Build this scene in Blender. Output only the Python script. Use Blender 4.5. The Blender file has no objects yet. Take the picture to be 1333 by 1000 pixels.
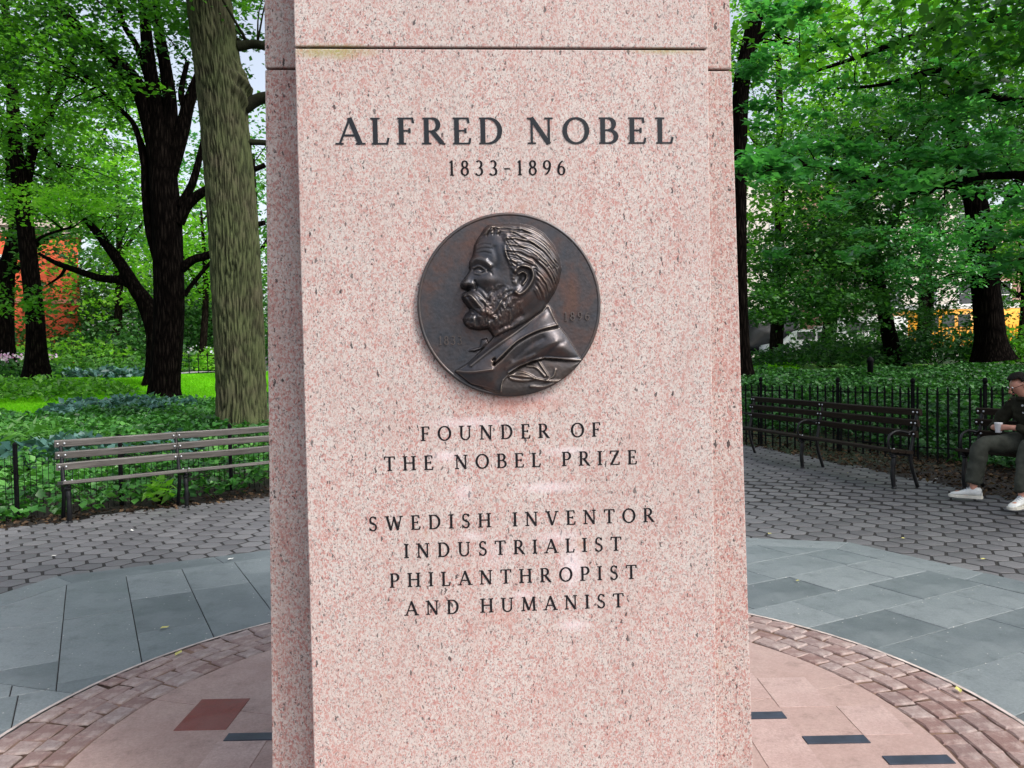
import bpy, bmesh, math, random
import numpy as np
from math import sin, cos, pi, radians
from mathutils import Vector

random.seed(7); RNG = np.random.default_rng(11)
S = bpy.context.scene
COL = S.collection

# ------------------------------------------------------------------ camera, sky, sun, exposure
HC = 1.5; FPX = 1037.0; IW, IH = 1333.0, 1000.0
PITCH = radians(-1.6); ROLL = radians(1.13)
cam_d = bpy.data.cameras.new('camera'); cam = bpy.data.objects.new('camera', cam_d); COL.objects.link(cam)
fw = Vector((0, cos(PITCH), sin(PITCH))); rt0 = Vector((1, 0, 0)); up0 = rt0.cross(fw)
rt = rt0*cos(ROLL) - up0*sin(ROLL); up = rt0*sin(ROLL) + up0*cos(ROLL)
from mathutils import Matrix
cam.matrix_world = Matrix(((rt.x, up.x, -fw.x, 0), (rt.y, up.y, -fw.y, 0), (rt.z, up.z, -fw.z, HC), (0, 0, 0, 1)))
cam_d.sensor_width = 36; cam_d.lens = 36*FPX/IW; cam_d.clip_end = 2000; cam_d.clip_start = 0.05
S.camera = cam
SUN_EL, SUN_AZ = 48, 128        # azimuth clockwise from +Y
w = bpy.data.worlds.new('World'); S.world = w; w.use_nodes = True
nt = w.node_tree; nt.nodes.clear()
o_ = nt.nodes.new('ShaderNodeOutputWorld'); bg = nt.nodes.new('ShaderNodeBackground'); sk = nt.nodes.new('ShaderNodeTexSky')
sk.sky_type = 'NISHITA'; sk.sun_disc = False; sk.sun_elevation = radians(SUN_EL); sk.sun_rotation = radians(SUN_AZ)
sk.air_density = 1.0; sk.dust_density = 4.0; sk.ozone_density = 1.0
bg.inputs['Strength'].default_value = 0.15
hs_n = nt.nodes.new('ShaderNodeHueSaturation'); hs_n.inputs['Saturation'].default_value = .5; hs_n.inputs['Value'].default_value = 1.2
nt.links.new(sk.outputs[0], hs_n.inputs['Color']); nt.links.new(hs_n.outputs[0], bg.inputs[0]); nt.links.new(bg.outputs[0], o_.inputs[0])
sd = bpy.data.lights.new('sun', 'SUN'); sd.energy = 1.5; sd.angle = radians(11); sd.color = (1, .97, .93)
so = bpy.data.objects.new('sun', sd); COL.objects.link(so)
el, az = radians(SUN_EL), radians(SUN_AZ)
sdir = Vector((sin(az)*cos(el), cos(az)*cos(el), sin(el)))
so.rotation_euler = sdir.to_track_quat('Z', 'Y').to_euler(); so.location = (6, -6, 12)
S.view_settings.view_transform = 'Standard'; S.view_settings.look = 'None'
S.view_settings.exposure = 0.66; S.view_settings.gamma = 1; S.view_settings.use_curve_mapping = False
S.cycles.max_bounces = 8; S.cycles.transparent_max_bounces = 8

def ray(px, py): return rt*((px-IW/2)/FPX) + up*((IH/2-py)/FPX) + fw
def at(px, py, Y):
    d = ray(px, py); return Vector((0, 0, HC)) + d*(Y/d.y)
def gpt(px, py, z=0.0):
    d = ray(px, py); return Vector((0, 0, HC)) + d*((z-HC)/d.z)

# ------------------------------------------------------------------ materials
def nodes(name):
    m = bpy.data.materials.new(name); m.use_nodes = True
    t = m.node_tree; b = t.nodes['Principled BSDF']; return m, t, b
class G:
    """small node-graph writer"""
    def __init__(s, t): s.t = t
    def n(s, typ, ins=None, **kw):
        q = s.t.nodes.new(typ)
        for k, v in kw.items(): setattr(q, k, v)
        for k, v in (ins or {}).items():
            if isinstance(v, bpy.types.NodeSocket): s.t.links.new(v, q.inputs[k])
            else: q.inputs[k].default_value = v
        return q
    def co(s, kind='Object'): return s.n('ShaderNodeTexCoord').outputs[kind]
    def map(s, v, scale=(1, 1, 1), loc=(0, 0, 0)): return s.n('ShaderNodeMapping', {'Vector': v, 'Scale': scale, 'Location': loc}).outputs[0]
    def noise(s, v, sc, det=3, rough=.5, dist=0): return s.n('ShaderNodeTexNoise', {'Vector': v, 'Scale': sc, 'Detail': det, 'Roughness': rough, 'Distortion': dist}).outputs[0]
    def vor(s, v, sc, feat='F1', out='Distance', rnd=1): return s.n('ShaderNodeTexVoronoi', {'Vector': v, 'Scale': sc, 'Randomness': rnd}, feature=feat).outputs[out]
    def ramp(s, f, pts, interp='LINEAR'):
        q = s.n('ShaderNodeValToRGB', {'Fac': f}); cr = q.color_ramp; cr.interpolation = interp
        while len(cr.elements) < len(pts): cr.elements.new(.5)
        for e, (p, c) in zip(cr.elements, pts):
            e.position = p; e.color = (c if isinstance(c, (tuple, list)) else (c, c, c)) + ((1,) if not isinstance(c, (tuple, list)) or len(c) == 3 else ())
        return q.outputs[0]
    def mix(s, f, a, b, mode='MIX'):
        q = s.n('ShaderNodeMix', data_type='RGBA', blend_type=mode)
        for k, v in ((0, f), (6, a), (7, b)):
            if isinstance(v, bpy.types.NodeSocket): s.t.links.new(v, q.inputs[k])
            else: q.inputs[k].default_value = (tuple(v)+(1,) if isinstance(v, tuple) and len(v) == 3 else v)
        return q.outputs[2]
    def math(s, op, a, b=0.0, c=None, clamp=False):
        q = s.n('ShaderNodeMath', operation=op, use_clamp=clamp)
        for k, v in ((0, a), (1, b), (2, c)):
            if v is None: continue
            if isinstance(v, bpy.types.NodeSocket): s.t.links.new(v, q.inputs[k])
            else: q.inputs[k].default_value = v
        return q.outputs[0]
    def bump(s, h, strength=.5, dist=.01): return s.n('ShaderNodeBump', {'Height': h, 'Strength': strength, 'Distance': dist}).outputs[0]
    def rnd(s): return s.n('ShaderNodeObjectInfo').outputs['Random']
    def attr(s, name): return s.n('ShaderNodeAttribute', attribute_name=name).outputs['Fac']
    def link(s, a, b): s.t.links.new(a, b)

def simple(name, col, rough=.6, metal=0, var=.25, scale=6, bumpv=.0, spec=None):
    m, t, b = nodes(name); g = G(t); v = g.co()
    n = g.noise(v, scale, 5, .6)
    c1 = tuple(x*(1-var) for x in col); c2 = tuple(min(1, x*(1+var)) for x in col)
    g.link(g.ramp(n, [(.3, c1), (.7, c2)]), b.inputs['Base Color'])
    b.inputs['Roughness'].default_value = rough; b.inputs['Metallic'].default_value = metal
    if spec is not None: b.inputs['Specular IOR Level'].default_value = spec
    if bumpv: g.link(g.bump(g.noise(v, scale*8, 4, .7), bumpv, .01), b.inputs['Normal'])
    return m

def mat_granite(name, coarse=False, tone=1.0):
    m, t, b = nodes(name); g = G(t); v = g.co()
    k = .82 if coarse else 1.0
    wn = g.n('ShaderNodeTexNoise', {'Vector': v, 'Scale': 75, 'Detail': 3}).outputs['Color']
    wv = g.n('ShaderNodeVectorMath', {0: wn, 1: (.5, .5, .5)}, operation='SUBTRACT').outputs[0]
    wv = g.n('ShaderNodeVectorMath', {0: wv, 'Scale': .016}, operation='SCALE').outputs[0]
    vw = g.n('ShaderNodeVectorMath', {0: v, 1: wv}, operation='ADD').outputs[0]
    def cells(sc, zs, loc=(0, 0, 0)):
        q = g.n('ShaderNodeTexVoronoi', {'Vector': g.map(vw, (1, 1, zs), loc), 'Scale': sc}, feature='F1')
        return q.outputs['Distance'], g.n('ShaderNodeSeparateColor', {'Color': q.outputs['Color']}).outputs
    d0, c0 = cells(330*k, .7)
    base = g.ramp(c0[0], [(0, (.60, .30, .28)), (.14, (.66, .44, .41)), (.34, (.72, .60, .56)), (.62, (.83, .77, .74)), (.84, (.66, .60, .58)), (.93, (.40, .34, .33)), (1, (.24, .20, .20))])
    # pink feldspar: irregular small red grains gathered in drifts
    d1, c1 = cells(200*k, .5, (3, 1, 2))
    drift = g.noise(g.map(v, (1, 1, .38)), 12, 7, .8, .6)
    red = g.math('MULTIPLY', g.math('GREATER_THAN', g.math('ADD', c1[0], g.math('MULTIPLY', g.math('SUBTRACT', drift, .5), 1.9)), .74 if not coarse else .66), g.math('LESS_THAN', d1, .52))
    base = g.mix(g.math('MULTIPLY', red, .62), base, (.60, .21, .18))
    soft = g.ramp(drift, [(.48, 0.0), (.74, .40)]); base = g.mix(soft, base, (.62, .30, .26))
    ora = g.noise(g.map(v, (1, 1, .5), (3, 1, 7)), 9, 5, .7)
    base = g.mix(g.ramp(ora, [(.62, 0.0), (.76, .42)]), base, (.62, .36, .17))
    wide = g.noise(v, 2.3, 6, .7)
    base = g.mix(g.ramp(wide, [(.42, 0.0), (.72, .30)]), base, (.50, .43, .40))
    # grey and black mica flecks of several sizes, taller than wide
    for sc, zs, pk, rmax, al, loc in ((250*k, .6, .80, .42, .62, (5, 5, 5)), (150*k, .40, .74, .36, .78, (1, 7, 3)), (80 if not coarse else 56, .33, .88 if not coarse else .68, .27, .88, (9, 2, 4))):
        dd, cc = cells(sc, zs, loc)
        rad = g.math('MULTIPLY', g.math('POWER', cc[2], 1.6), rmax)
        f = g.math('MULTIPLY', g.math('GREATER_THAN', cc[1], pk), g.math('LESS_THAN', dd, rad))
        base = g.mix(g.math('MULTIPLY', f, al), base, (.055, .048, .052))
    if tone != 1.0: base = g.mix(1.0, base, (tone, tone*(.955 if coarse else .985), tone*(.93 if coarse else .965)), 'MULTIPLY')
    return m, t, b, g, v, base

def finish_granite(m, t, b, g, v, base, rough=.55, bs=.25):
    g.link(base, b.inputs['Base Color']); b.inputs['Roughness'].default_value = rough
    b.inputs['Specular IOR Level'].default_value = .3
    g.link(g.bump(g.noise(v, 260, 3, .7), bs, .004), b.inputs['Normal'])
    return m

def slab_material():
    m, t, b, g, v, base = mat_granite('pink_granite_fine', False, .70)
    sep = g.n('ShaderNodeSeparateXYZ', {'Vector': v}).outputs
    def spot(x, z, rx, rz, k=1.0):       # soft worn patch of fixed place on the stone
        dx = g.math('DIVIDE', g.math('SUBTRACT', sep[0], x), rx); dz = g.math('DIVIDE', g.math('SUBTRACT', sep[2], z), rz)
        dd = g.math('SQRT', g.math('ADD', g.math('MULTIPLY', dx, dx), g.math('MULTIPLY', dz, dz)))
        dd = g.math('ADD', dd, g.math('MULTIPLY', g.math('SUBTRACT', g.noise(v, 24, 4, .7), .5), 1.3))
        return g.math('MULTIPLY', g.math('SUBTRACT', 1.15, dd, clamp=True), k)
    # green growth creeping from the joint
    moss = g.math('MAXIMUM', spot(-.47, 2.345, .12, .022, 1.0), spot(.45, 2.35, .11, .010, .7))
    base = g.mix(g.math('MULTIPLY', moss, g.ramp(g.noise(v, 160, 4, .8), [(.35, .25), (.6, 1.0)])), base, (.30, .28, .06))
    # scrubbed pale patches round the inscription
    tot = None
    for x, z, rx, rz, k in [(-.12, 1.335, .13, .018, .5), (-.19, 1.245, .05, .016, .6), (.15, 1.25, .07, .014, .5), (.10, 1.15, .10, .018, .55), (-.14, 1.14, .03, .03, .4),
                            (.12, 1.01, .08, .02, .45), (.16, .93, .04, .06, .75), (.02, .85, .03, .015, .6), (.16, .76, .05, .018, .6), (.06, 1.40, .10, .012, .4), (-.05, .97, .06, .05, .25), (-.12, 1.02, .05, .015, .4)]:
        q = spot(x, z, rx, rz, k); tot = q if tot is None else g.math('MAXIMUM', tot, q)
    base = g.mix(g.math('MULTIPLY', tot, .75), base, (.82, .72, .76))
    # red bleed and weathering below the medallion
    q = g.math('MAXIMUM', spot(0.0, 1.385, .16, .03, .7), spot(-.05, .79, .06, .03, .35))
    base = g.mix(g.math('MULTIPLY', q, .7), base, (.50, .17, .12))
    # rain streaks
    st = g.noise(g.map(v, (16, 1, .8)), 1.6, 5, .65)
    base = g.mix(g.ramp(st, [(.46, 0.0), (.70, .34)]), base, (.46, .36, .33))
    return finish_granite(m, t, b, g, v, base)

M = {}
M['slab'] = slab_material()
M['core'] = finish_granite(*mat_granite('pink_granite_rough', True, .64), rough=.8, bs=.6)
def disc_mat(name, tone, col=(.34, .24, .215), wear=.22):
    m, t, b = nodes(name); g = G(t); v = g.co()
    n = g.noise(v, 95, 4, .85); base = g.ramp(n, [(.3, tuple(x*.7*tone for x in col)), (.5, tuple(x*tone for x in col)), (.7, tuple(x*1.3*tone for x in col))])
    wd = g.noise(v, 3.5, 5, .7); base = g.mix(g.ramp(wd, [(.4, 0.0), (.75, .5)]), base, (.20*tone, .12*tone, .10*tone))
    base = g.mix(g.math('MULTIPLY', g.rnd(), wear), base, (.42, .33, .30))
    gr = g.noise(g.map(v, (1, 1, 1), (2, 5, 0)), 7, 7, .8); base = g.mix(g.ramp(gr, [(.30, .55), (.47, 0.0)]), base, (.10*tone, .065*tone, .055*tone)); base = g.mix(g.ramp(gr, [(.62, 0.0), (.75, .35)]), base, (.46, .40, .37))
    g.link(base, b.inputs['Base Color']); g.link(g.ramp(wd, [(.3, .35), (.7, .7)]), b.inputs['Roughness'])
    g.link(g.bump(n, .25, .003), b.inputs['Normal']); return m
M['disc'] = disc_mat('granite_paving', 1.0)
M['disc_pale'] = disc_mat('granite_paving_pale', 1.0, (.39, .285, .262))
M['disc_red'] = disc_mat('granite_polished_red', 1.0, (.16, .028, .022), .02)
M['inlay'] = simple('slate_inlay', (.028, .036, .055), .45, 0, .3, 20)
def sett_mat():
    m, t, b = nodes('pink_sett'); g = G(t); v = g.co(); r = g.rnd()
    c = g.ramp(r, [(0, (.20, .125, .11)), (.3, (.25, .175, .16)), (.6, (.31, .24, .22)), (.85, (.27, .22, .21)), (1, (.19, .13, .12))])
    n = g.noise(v, 55, 5, .75); c = g.mix(g.ramp(n, [(.35, .55), (.6, 0.0)]), c, (.16, .08, .07))
    n2 = g.noise(v, 12, 5, .7); c = g.mix(g.ramp(n2, [(.5, 0.0), (.72, .6)]), c, (.50, .42, .38))
    g.link(c, b.inputs['Base Color']); b.inputs['Roughness'].default_value = .6
    g.link(g.bump(n, .8, .008), b.inputs['Normal']); return m
M['sett'] = sett_mat()
def blue_mat():
    m, t, b = nodes('bluestone'); g = G(t); v = g.co(); r = g.rnd()
    c = g.ramp(r, [(0, (.095, .115, .125)), (.5, (.145, .172, .183)), (1, (.205, .232, .242))])
    n = g.noise(v, 95, 4, .85); c = g.mix(g.ramp(n, [(.3, .6), (.58, 0.0)]), c, (.06, .075, .08)); c = g.mix(g.ramp(n, [(.58, 0.0), (.75, .4)]), c, (.30, .33, .34))
    n2 = g.noise(v, 2.2, 6, .7); c = g.mix(g.ramp(n2, [(.45, 0.0), (.75, .55)]), c, (.20, .23, .23))
    n3 = g.noise(g.map(v, (1, 2.6, 1), (4, 0, 0)), 4, 6, .7); c = g.mix(g.ramp(n3, [(.64, 0.0), (.72, .65)]), c, (.36, .38, .37))
    n4 = g.noise(g.map(v, (1, 1, 1), (1, 6, 0)), 9, 6, .75); c = g.mix(g.ramp(n4, [(.30, .55), (.48, 0.0)]), c, (.07, .085, .09))
    sp = g.n('ShaderNodeTexVoronoi', {'Vector': v, 'Scale': 38}, feature='F1'); sr = g.n('ShaderNodeSeparateColor', {'Color': sp.outputs['Color']}).outputs[0]
    c = g.mix(g.math('MULTIPLY', g.math('GREATER_THAN', sr, .93), g.math('LESS_THAN', sp.outputs['Distance'], .16)), c, (.5, .5, .47))
    g.link(c, b.inputs['Base Color']); g.link(g.ramp(n2, [(.35, .38), (.7, .62)]), b.inputs['Roughness'])
    g.link(g.bump(n, .25, .003), b.inputs['Normal']); return m
M['blue'] = blue_mat()
def hex_mat():
    m, t, b = nodes('asphalt_hex_paver'); g = G(t); v = g.co(); r = g.attr('tint')
    r = g.math('ADD', r, g.rnd()); r = g.math('FRACT', r)
    c = g.ramp(r, [(0, (.098, .098, .105)), (.5, (.135, .135, .143)), (1, (.18, .18, .186))])
    n = g.noise(v, 80, 4, .85); c = g.mix(g.ramp(n, [(.35, .6), (.6, 0.0)]), c, (.035, .033, .035))
    n2 = g.noise(v, 1.3, 5, .7); c = g.mix(g.ramp(n2, [(.45, 0.0), (.75, .5)]), c, (.17, .165, .17))
    g.link(c, b.inputs['Base Color']); g.link(g.ramp(n2, [(.35, .42), (.7, .68)]), b.inputs['Roughness'])
    g.link(g.bump(n, .5, .004), b.inputs['Normal']); return m
M['hex'] = hex_mat()
M['joint'] = simple('joint_sand_dark', (.012, .011, .010), .95, 0, .4, 30)
M['mortar'] = simple('mortar_pale', (.42, .36, .33), .9, 0, .35, 14)
M['mortar_dark'] = simple('mortar_soiled', (.13, .085, .065), .95, 0, .9, 5, spec=.05)
M['paint'] = simple('letter_paint', (.012, .015, .020), .45, 0, .4, 30, spec=.25)
M['paint_small'] = simple('letter_paint_worn', (.014, .013, .015), .8, 0, .7, 18, spec=.1)
def soil_mat():
    m, t, b = nodes('soil'); g = G(t); v = g.co()
    n = g.noise(v, 9, 6, .75); c = g.ramp(n, [(.3, (.006, .0045, .003)), (.55, (.018, .012, .008)), (.75, (.045, .03, .02))])
    far = g.n('ShaderNodeSeparateXYZ', {'Vector': v}).outputs[1]
    gr = g.ramp(g.noise(v, 3, 5, .7), [(.3, (.012, .035, .008)), (.7, (.03, .075, .014))])
    c = g.mix(g.ramp(g.math('DIVIDE', far, 60.0), [(.16, 0.0), (.21, .85)]), c, gr)
    g.link(c, b.inputs['Base Color']); b.inputs['Roughness'].default_value = .95
    g.link(g.bump(g.noise(v, 30, 5, .7), .8, .03), b.inputs['Normal']); return m
M['soil'] = soil_mat()
def bronze_mat(name, warm=0.0, edge=True):
    m, t, b = nodes(name); g = G(t); v = g.co()
    n = g.noise(v, 9, 5, .65, .5); n2 = g.noise(v, 70, 4, .7)
    c = g.ramp(n, [(.30, (.055, .064, .078)), (.50, (.080, .072, .076)), (.66, (.115, .070, .060)), (.84, (.14, .092, .065))])
    c = g.mix(g.ramp(n2, [(.45, 0.0), (.7, .45)]), c, (.04, .035, .035))
    if warm: c = g.mix(warm, c, (.20, .13, .07))
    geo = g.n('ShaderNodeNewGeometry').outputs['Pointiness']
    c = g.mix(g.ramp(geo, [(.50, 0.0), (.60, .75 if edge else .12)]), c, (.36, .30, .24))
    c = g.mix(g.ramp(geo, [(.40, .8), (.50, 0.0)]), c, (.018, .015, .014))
    g.link(c, b.inputs['Base Color']); b.inputs['Metallic'].default_value = .82
    g.link(g.ramp(n, [(.3, .36), (.7, .50)]), b.inputs['Roughness'])
    g.link(g.bump(g.noise(v, 130, 3, .6), .12, .003), b.inputs['Normal']); return m
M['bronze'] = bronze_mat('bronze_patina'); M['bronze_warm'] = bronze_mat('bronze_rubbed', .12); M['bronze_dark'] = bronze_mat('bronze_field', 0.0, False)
M['iron'] = simple('black_iron', (.005, .0055, .007), .32, 0, .5, 30, .2, spec=.35)
M['iron_flat'] = simple('black_iron_dull', (.005, .005, .006), .7, 0, .5, 30, spec=.06)
M['bolt'] = simple('zinc_bolt', (.55, .57, .6), .35, .6)
def wood_mat(name, a, bcol, spec=.4):
    m, t, b = nodes(name); g = G(t); v = g.co()
    n = g.noise(g.map(v, (1.2, 28, 28)), 3, 6, .7, .4)
    c = g.ramp(n, [(.3, a), (.7, bcol)])
    c = g.mix(g.math('MULTIPLY', g.rnd(), .35), c, tuple(x*.55 for x in a))
    g.link(c, b.inputs['Base Color']); b.inputs['Roughness'].default_value = .55; b.inputs['Specular IOR Level'].default_value = spec
    g.link(g.bump(n, .5, .004), b.inputs['Normal']); return m
M['slat'] = wood_mat('weathered_slat', (.045, .040, .037), (.18, .168, .155))
M['slat_dark'] = wood_mat('dark_slat', (.012, .008, .006), (.034, .025, .018), .10)
def bark_mat(name, a, bc, sc=1.0, moss=None, bstr=1.0):
    m, t, b = nodes(name); g = G(t); v = g.co()
    vv = g.map(v, (1, 1, .14))
    n = g.vor(vv, 22*sc, 'DISTANCE_TO_EDGE'); n = g.math('ADD', n, g.math('MULTIPLY', g.noise(vv, 60*sc, 5, .75), .5))
    c = g.ramp(n, [(.25, tuple(x*.3 for x in a)), (.42, a), (.62, bc)])
    if moss: c = g.mix(g.ramp(g.noise(v, 2.2, 5, .6), [(.35, .15), (.6, .85)]), c, g.mix(n, tuple(x*.45 for x in moss), moss))
    g.link(c, b.inputs['Base Color']); b.inputs['Roughness'].default_value = 1; b.inputs['Specular IOR Level'].default_value = .02
    g.link(g.bump(n, bstr, .03), b.inputs['Normal']); return m
def moss_bark():
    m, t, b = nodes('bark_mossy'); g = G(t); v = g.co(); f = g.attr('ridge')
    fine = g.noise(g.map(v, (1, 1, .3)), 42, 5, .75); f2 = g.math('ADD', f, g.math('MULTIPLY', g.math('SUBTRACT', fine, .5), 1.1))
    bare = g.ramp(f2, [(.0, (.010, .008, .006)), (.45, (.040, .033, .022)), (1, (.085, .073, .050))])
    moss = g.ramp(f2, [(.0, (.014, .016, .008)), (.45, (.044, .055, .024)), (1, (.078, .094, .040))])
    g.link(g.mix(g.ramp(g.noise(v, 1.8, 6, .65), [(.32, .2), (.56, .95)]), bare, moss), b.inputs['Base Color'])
    b.inputs['Roughness'].default_value = .95; b.inputs['Specular IOR Level'].default_value = .15
    g.link(g.bump(fine, .9, .02), b.inputs['Normal']); return m
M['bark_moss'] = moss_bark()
M['bark_dark'] = bark_mat('bark_dark', (.004, .003, .0026), (.011, .0085, .007), .8)
M['bark'] = bark_mat('bark_brown', (.010, .008, .006), (.028, .021, .016), 1.0)
def leaf_mat(name, dark, mid, light, trans=.45, rough=.45, spec=.35):
    m = bpy.data.materials.new(name); m.use_nodes = True; t = m.node_tree; g = G(t)
    b = t.nodes['Principled BSDF']; out = t.nodes['Material Output']
    f = g.attr('tint'); c = g.ramp(f, [(0, dark), (.5, mid), (1, light)])
    g.link(c, b.inputs['Base Color']); b.inputs['Roughness'].default_value = rough; b.inputs['Specular IOR Level'].default_value = spec
    tr = g.n('ShaderNodeBsdfTranslucent', {'Color': g.mix(1.0, c, (1.5, 1.7, .7), 'MULTIPLY')})
    mx = g.n('ShaderNodeMixShader', {0: trans}); g.link(b.outputs[0], mx.inputs[1]); g.link(tr.outputs[0], mx.inputs[2]); g.link(mx.outputs[0], out.inputs[0])
    return m
M['leaf'] = leaf_mat('leaf_green', (.03, .11, .012), (.065, .21, .02), (.14, .34, .035))
M['leaf_dark'] = leaf_mat('leaf_deep', (.012, .055, .014), (.030, .115, .022), (.075, .21, .04), .35)
M['leaf_light'] = leaf_mat('leaf_fresh', (.10, .28, .022), (.17, .40, .04), (.28, .52, .08), .62)
M['leaf_cool'] = leaf_mat('leaf_cool', (.025, .13, .035), (.06, .25, .07), (.15, .42, .16), .45, .35, .5)
M['ivy'] = leaf_mat('ivy_leaf', (.014, .06, .012), (.04, .16, .025), (.11, .30, .06), .3, .4, .4)
M['ivy_deep'] = leaf_mat('ivy_deep', (.008, .036, .010), (.020, .085, .018), (.055, .18, .04), .25, .5, .3)
M['hosta'] = leaf_mat('hosta_blue', (.025, .075, .07), (.05, .13, .115), (.11, .23, .20), .25, .4, .4)
M['fern'] = leaf_mat('fern_green', (.035, .12, .02), (.065, .2, .03), (.12, .3, .06), .4)
M['lawn'] = leaf_mat('lawn_grass', (.11, .34, .006), (.16, .46, .010), (.22, .55, .015), .5, .6, .2)
M['litter'] = leaf_mat('dry_leaf', (.012, .008, .006), (.035, .022, .014), (.13, .085, .05), .1, .8, .1)
M['petal'] = leaf_mat('petal', (.5, .2, .45), (.65, .4, .7), (.8, .75, .85), .3)
M['petal_white'] = leaf_mat('petal_pale', (.5, .5, .75), (.65, .65, .8), (.8, .8, .85), .3)

# ------------------------------------------------------------------ mesh helpers
class MB:
    def __init__(s): s.v = []; s.f = []
    def poly_prism(s, pts, z0, z1, inset=0.0):
        """pts CCW (x,y); top slightly inset gives a worn arris"""
        n = len(pts); k = len(s.v); cx = sum(p[0] for p in pts)/n; cy = sum(p[1] for p in pts)/n
        for p in pts: s.v.append((p[0], p[1], z0))
        for p in pts: s.v.append((p[0], p[1], z1-inset))
        s.f += [(k+i, k+(i+1) % n, k+n+(i+1) % n, k+n+i) for i in range(n)]
        if inset:
            for p in pts:
                d = math.hypot(p[0]-cx, p[1]-cy) or 1; q = 1-inset/d*1.2
                s.v.append((cx+(p[0]-cx)*q, cy+(p[1]-cy)*q, z1))
            s.f += [(k+n+i, k+n+(i+1) % n, k+2*n+(i+1) % n, k+2*n+i) for i in range(n)]
            s.f.append(tuple(k+2*n+i for i in range(n)))
        else: s.f.append(tuple(k+n+i for i in range(n)))
        return s
    def box(s, x0, y0, z0, x1, y1, z1):
        k = len(s.v)
        s.v += [(x0, y0, z0), (x1, y0, z0), (x1, y1, z0), (x0, y1, z0), (x0, y0, z1), (x1, y0, z1), (x1, y1, z1), (x0, y1, z1)]
        s.f += [tuple(k+i for i in q) for q in ((0, 3, 2, 1), (4, 5, 6, 7), (0, 1, 5, 4), (1, 2, 6, 5), (2, 3, 7, 6), (3, 0, 4, 7))]
        return s
    def beam(s, a, b, w, h, upv=(0, 0, 1), ch=0.0):
        """rectangular bar from a to b; w across, h along upv, chamfered"""
        a, b = Vector(a), Vector(b); d = (b-a).normalized(); U = Vector(upv) if abs(d.dot(Vector(upv))) < .95 else Vector((0, 1, 0)); R_ = d.cross(U).normalized(); U = R_.cross(d).normalized()
        c = ch
        pf = [(-w/2+c, -h/2), (w/2-c, -h/2), (w/2, -h/2+c), (w/2, h/2-c), (w/2-c, h/2), (-w/2+c, h/2), (-w/2, h/2-c), (-w/2, -h/2+c)] if c else [(-w/2, -h/2), (w/2, -h/2), (w/2, h/2), (-w/2, h/2)]
        k = len(s.v); n = len(pf)
        for p in (a, b):
            for x, y in pf: s.v.append(tuple(p+R_*x+U*y))
        s.f += [(k+i, k+(i+1) % n, k+n+(i+1) % n, k+n+i) for i in range(n)] + [tuple(k+i for i in reversed(range(n))), tuple(k+n+i for i in range(n))]
        return s
    def tube(s, pts, rad, n=8, cap=True, flat=1.0):
        pts = [Vector(p) for p in pts]
        if not hasattr(rad, '__len__'): rad = [rad]*len(pts)
        k = len(s.v); ref = None
        for i, p in enumerate(pts):
            d = (pts[min(i+1, len(pts)-1)]-pts[max(i-1, 0)]).normalized()
            if ref is None:
                ref = Vector((1, 0, 0)) if abs(d.x) < .8 else Vector((0, 1, 0))
            a = (ref-d*ref.dot(d)).normalized(); b = d.cross(a); ref = a
            for j in range(n):
                t = 2*pi*j/n; s.v.append(tuple(p+(a*cos(t)+b*sin(t)*flat)*rad[i]))
        for i in range(len(pts)-1):
            for j in range(n):
                s.f.append((k+i*n+j, k+i*n+(j+1) % n, k+(i+1)*n+(j+1) % n, k+(i+1)*n+j))
        if cap:
            s.f.append(tuple(k+j for j in reversed(range(n)))); e = k+(len(pts)-1)*n; s.f.append(tuple(e+j for j in range(n)))
        return s
    def lathe(s, prof, c, n=12):
        """prof (r,z) bottom to top about vertical axis through c"""
        k = len(s.v)
        for r, z in prof:
            for j in range(n): s.v.append((c[0]+r*cos(2*pi*j/n), c[1]+r*sin(2*pi*j/n), c[2]+z))
        for i in range(len(prof)-1):
            for j in range(n): s.f.append((k+i*n+j, k+i*n+(j+1) % n, k+(i+1)*n+(j+1) % n, k+(i+1)*n+j))
        s.f.append(tuple(k+j for j in reversed(range(n)))); e = k+(len(prof)-1)*n; s.f.append(tuple(e+j for j in range(n)))
        return s
    def mesh(s, name, mat=None, smooth=False):
        me = bpy.data.meshes.new(name); me.from_pydata(s.v, [], s.f); me.update()
        if mat: me.materials.append(mat)
        if smooth: me.shade_smooth()
        return me
    def build(s, name, mat, parent=None, smooth=False, **kw): return obj(name, s.mesh(name, mat, smooth), parent, **kw)

def obj(name, me, parent=None, loc=None, label=None, cat=None, kind=None, group=None, rot=None):
    o = bpy.data.objects.new(name, me); COL.objects.link(o)
    if parent is not None: o.parent = parent
    if loc is not None: o.location = loc
    if rot is not None: o.rotation_euler = rot
    if label: o['label'] = label
    if cat: o['category'] = cat
    if kind: o['kind'] = kind
    if group: o['group'] = group
    return o
def thing(name, loc, label, cat, group=None, rz=0):
    return obj(name, None, None, loc, label, cat, None, group, (0, 0, rz))
def np_mesh(name, V, F, mat, tint=None, smooth=False):
    me = bpy.data.meshes.new(name); V = np.asarray(V, np.float32); F = np.asarray(F, np.int32); k = F.shape[1]
    me.vertices.add(len(V)); me.vertices.foreach_set('co', V.ravel()); me.loops.add(F.size); me.loops.foreach_set('vertex_index', F.ravel())
    me.polygons.add(len(F)); me.polygons.foreach_set('loop_start', np.arange(0, F.size, k, dtype=np.int32)); me.polygons.foreach_set('loop_total', np.full(len(F), k, np.int32))
    if tint is not None:
        a = me.attributes.new('tint', 'FLOAT', 'FACE'); a.data.foreach_set('value', np.asarray(tint, np.float32))
    me.materials.append(mat); me.update(calc_edges=True)
    if smooth: me.shade_smooth()
    return me
def smoothstep(x): x = min(1, max(0, x)); return x*x*(3-2*x)
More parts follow.
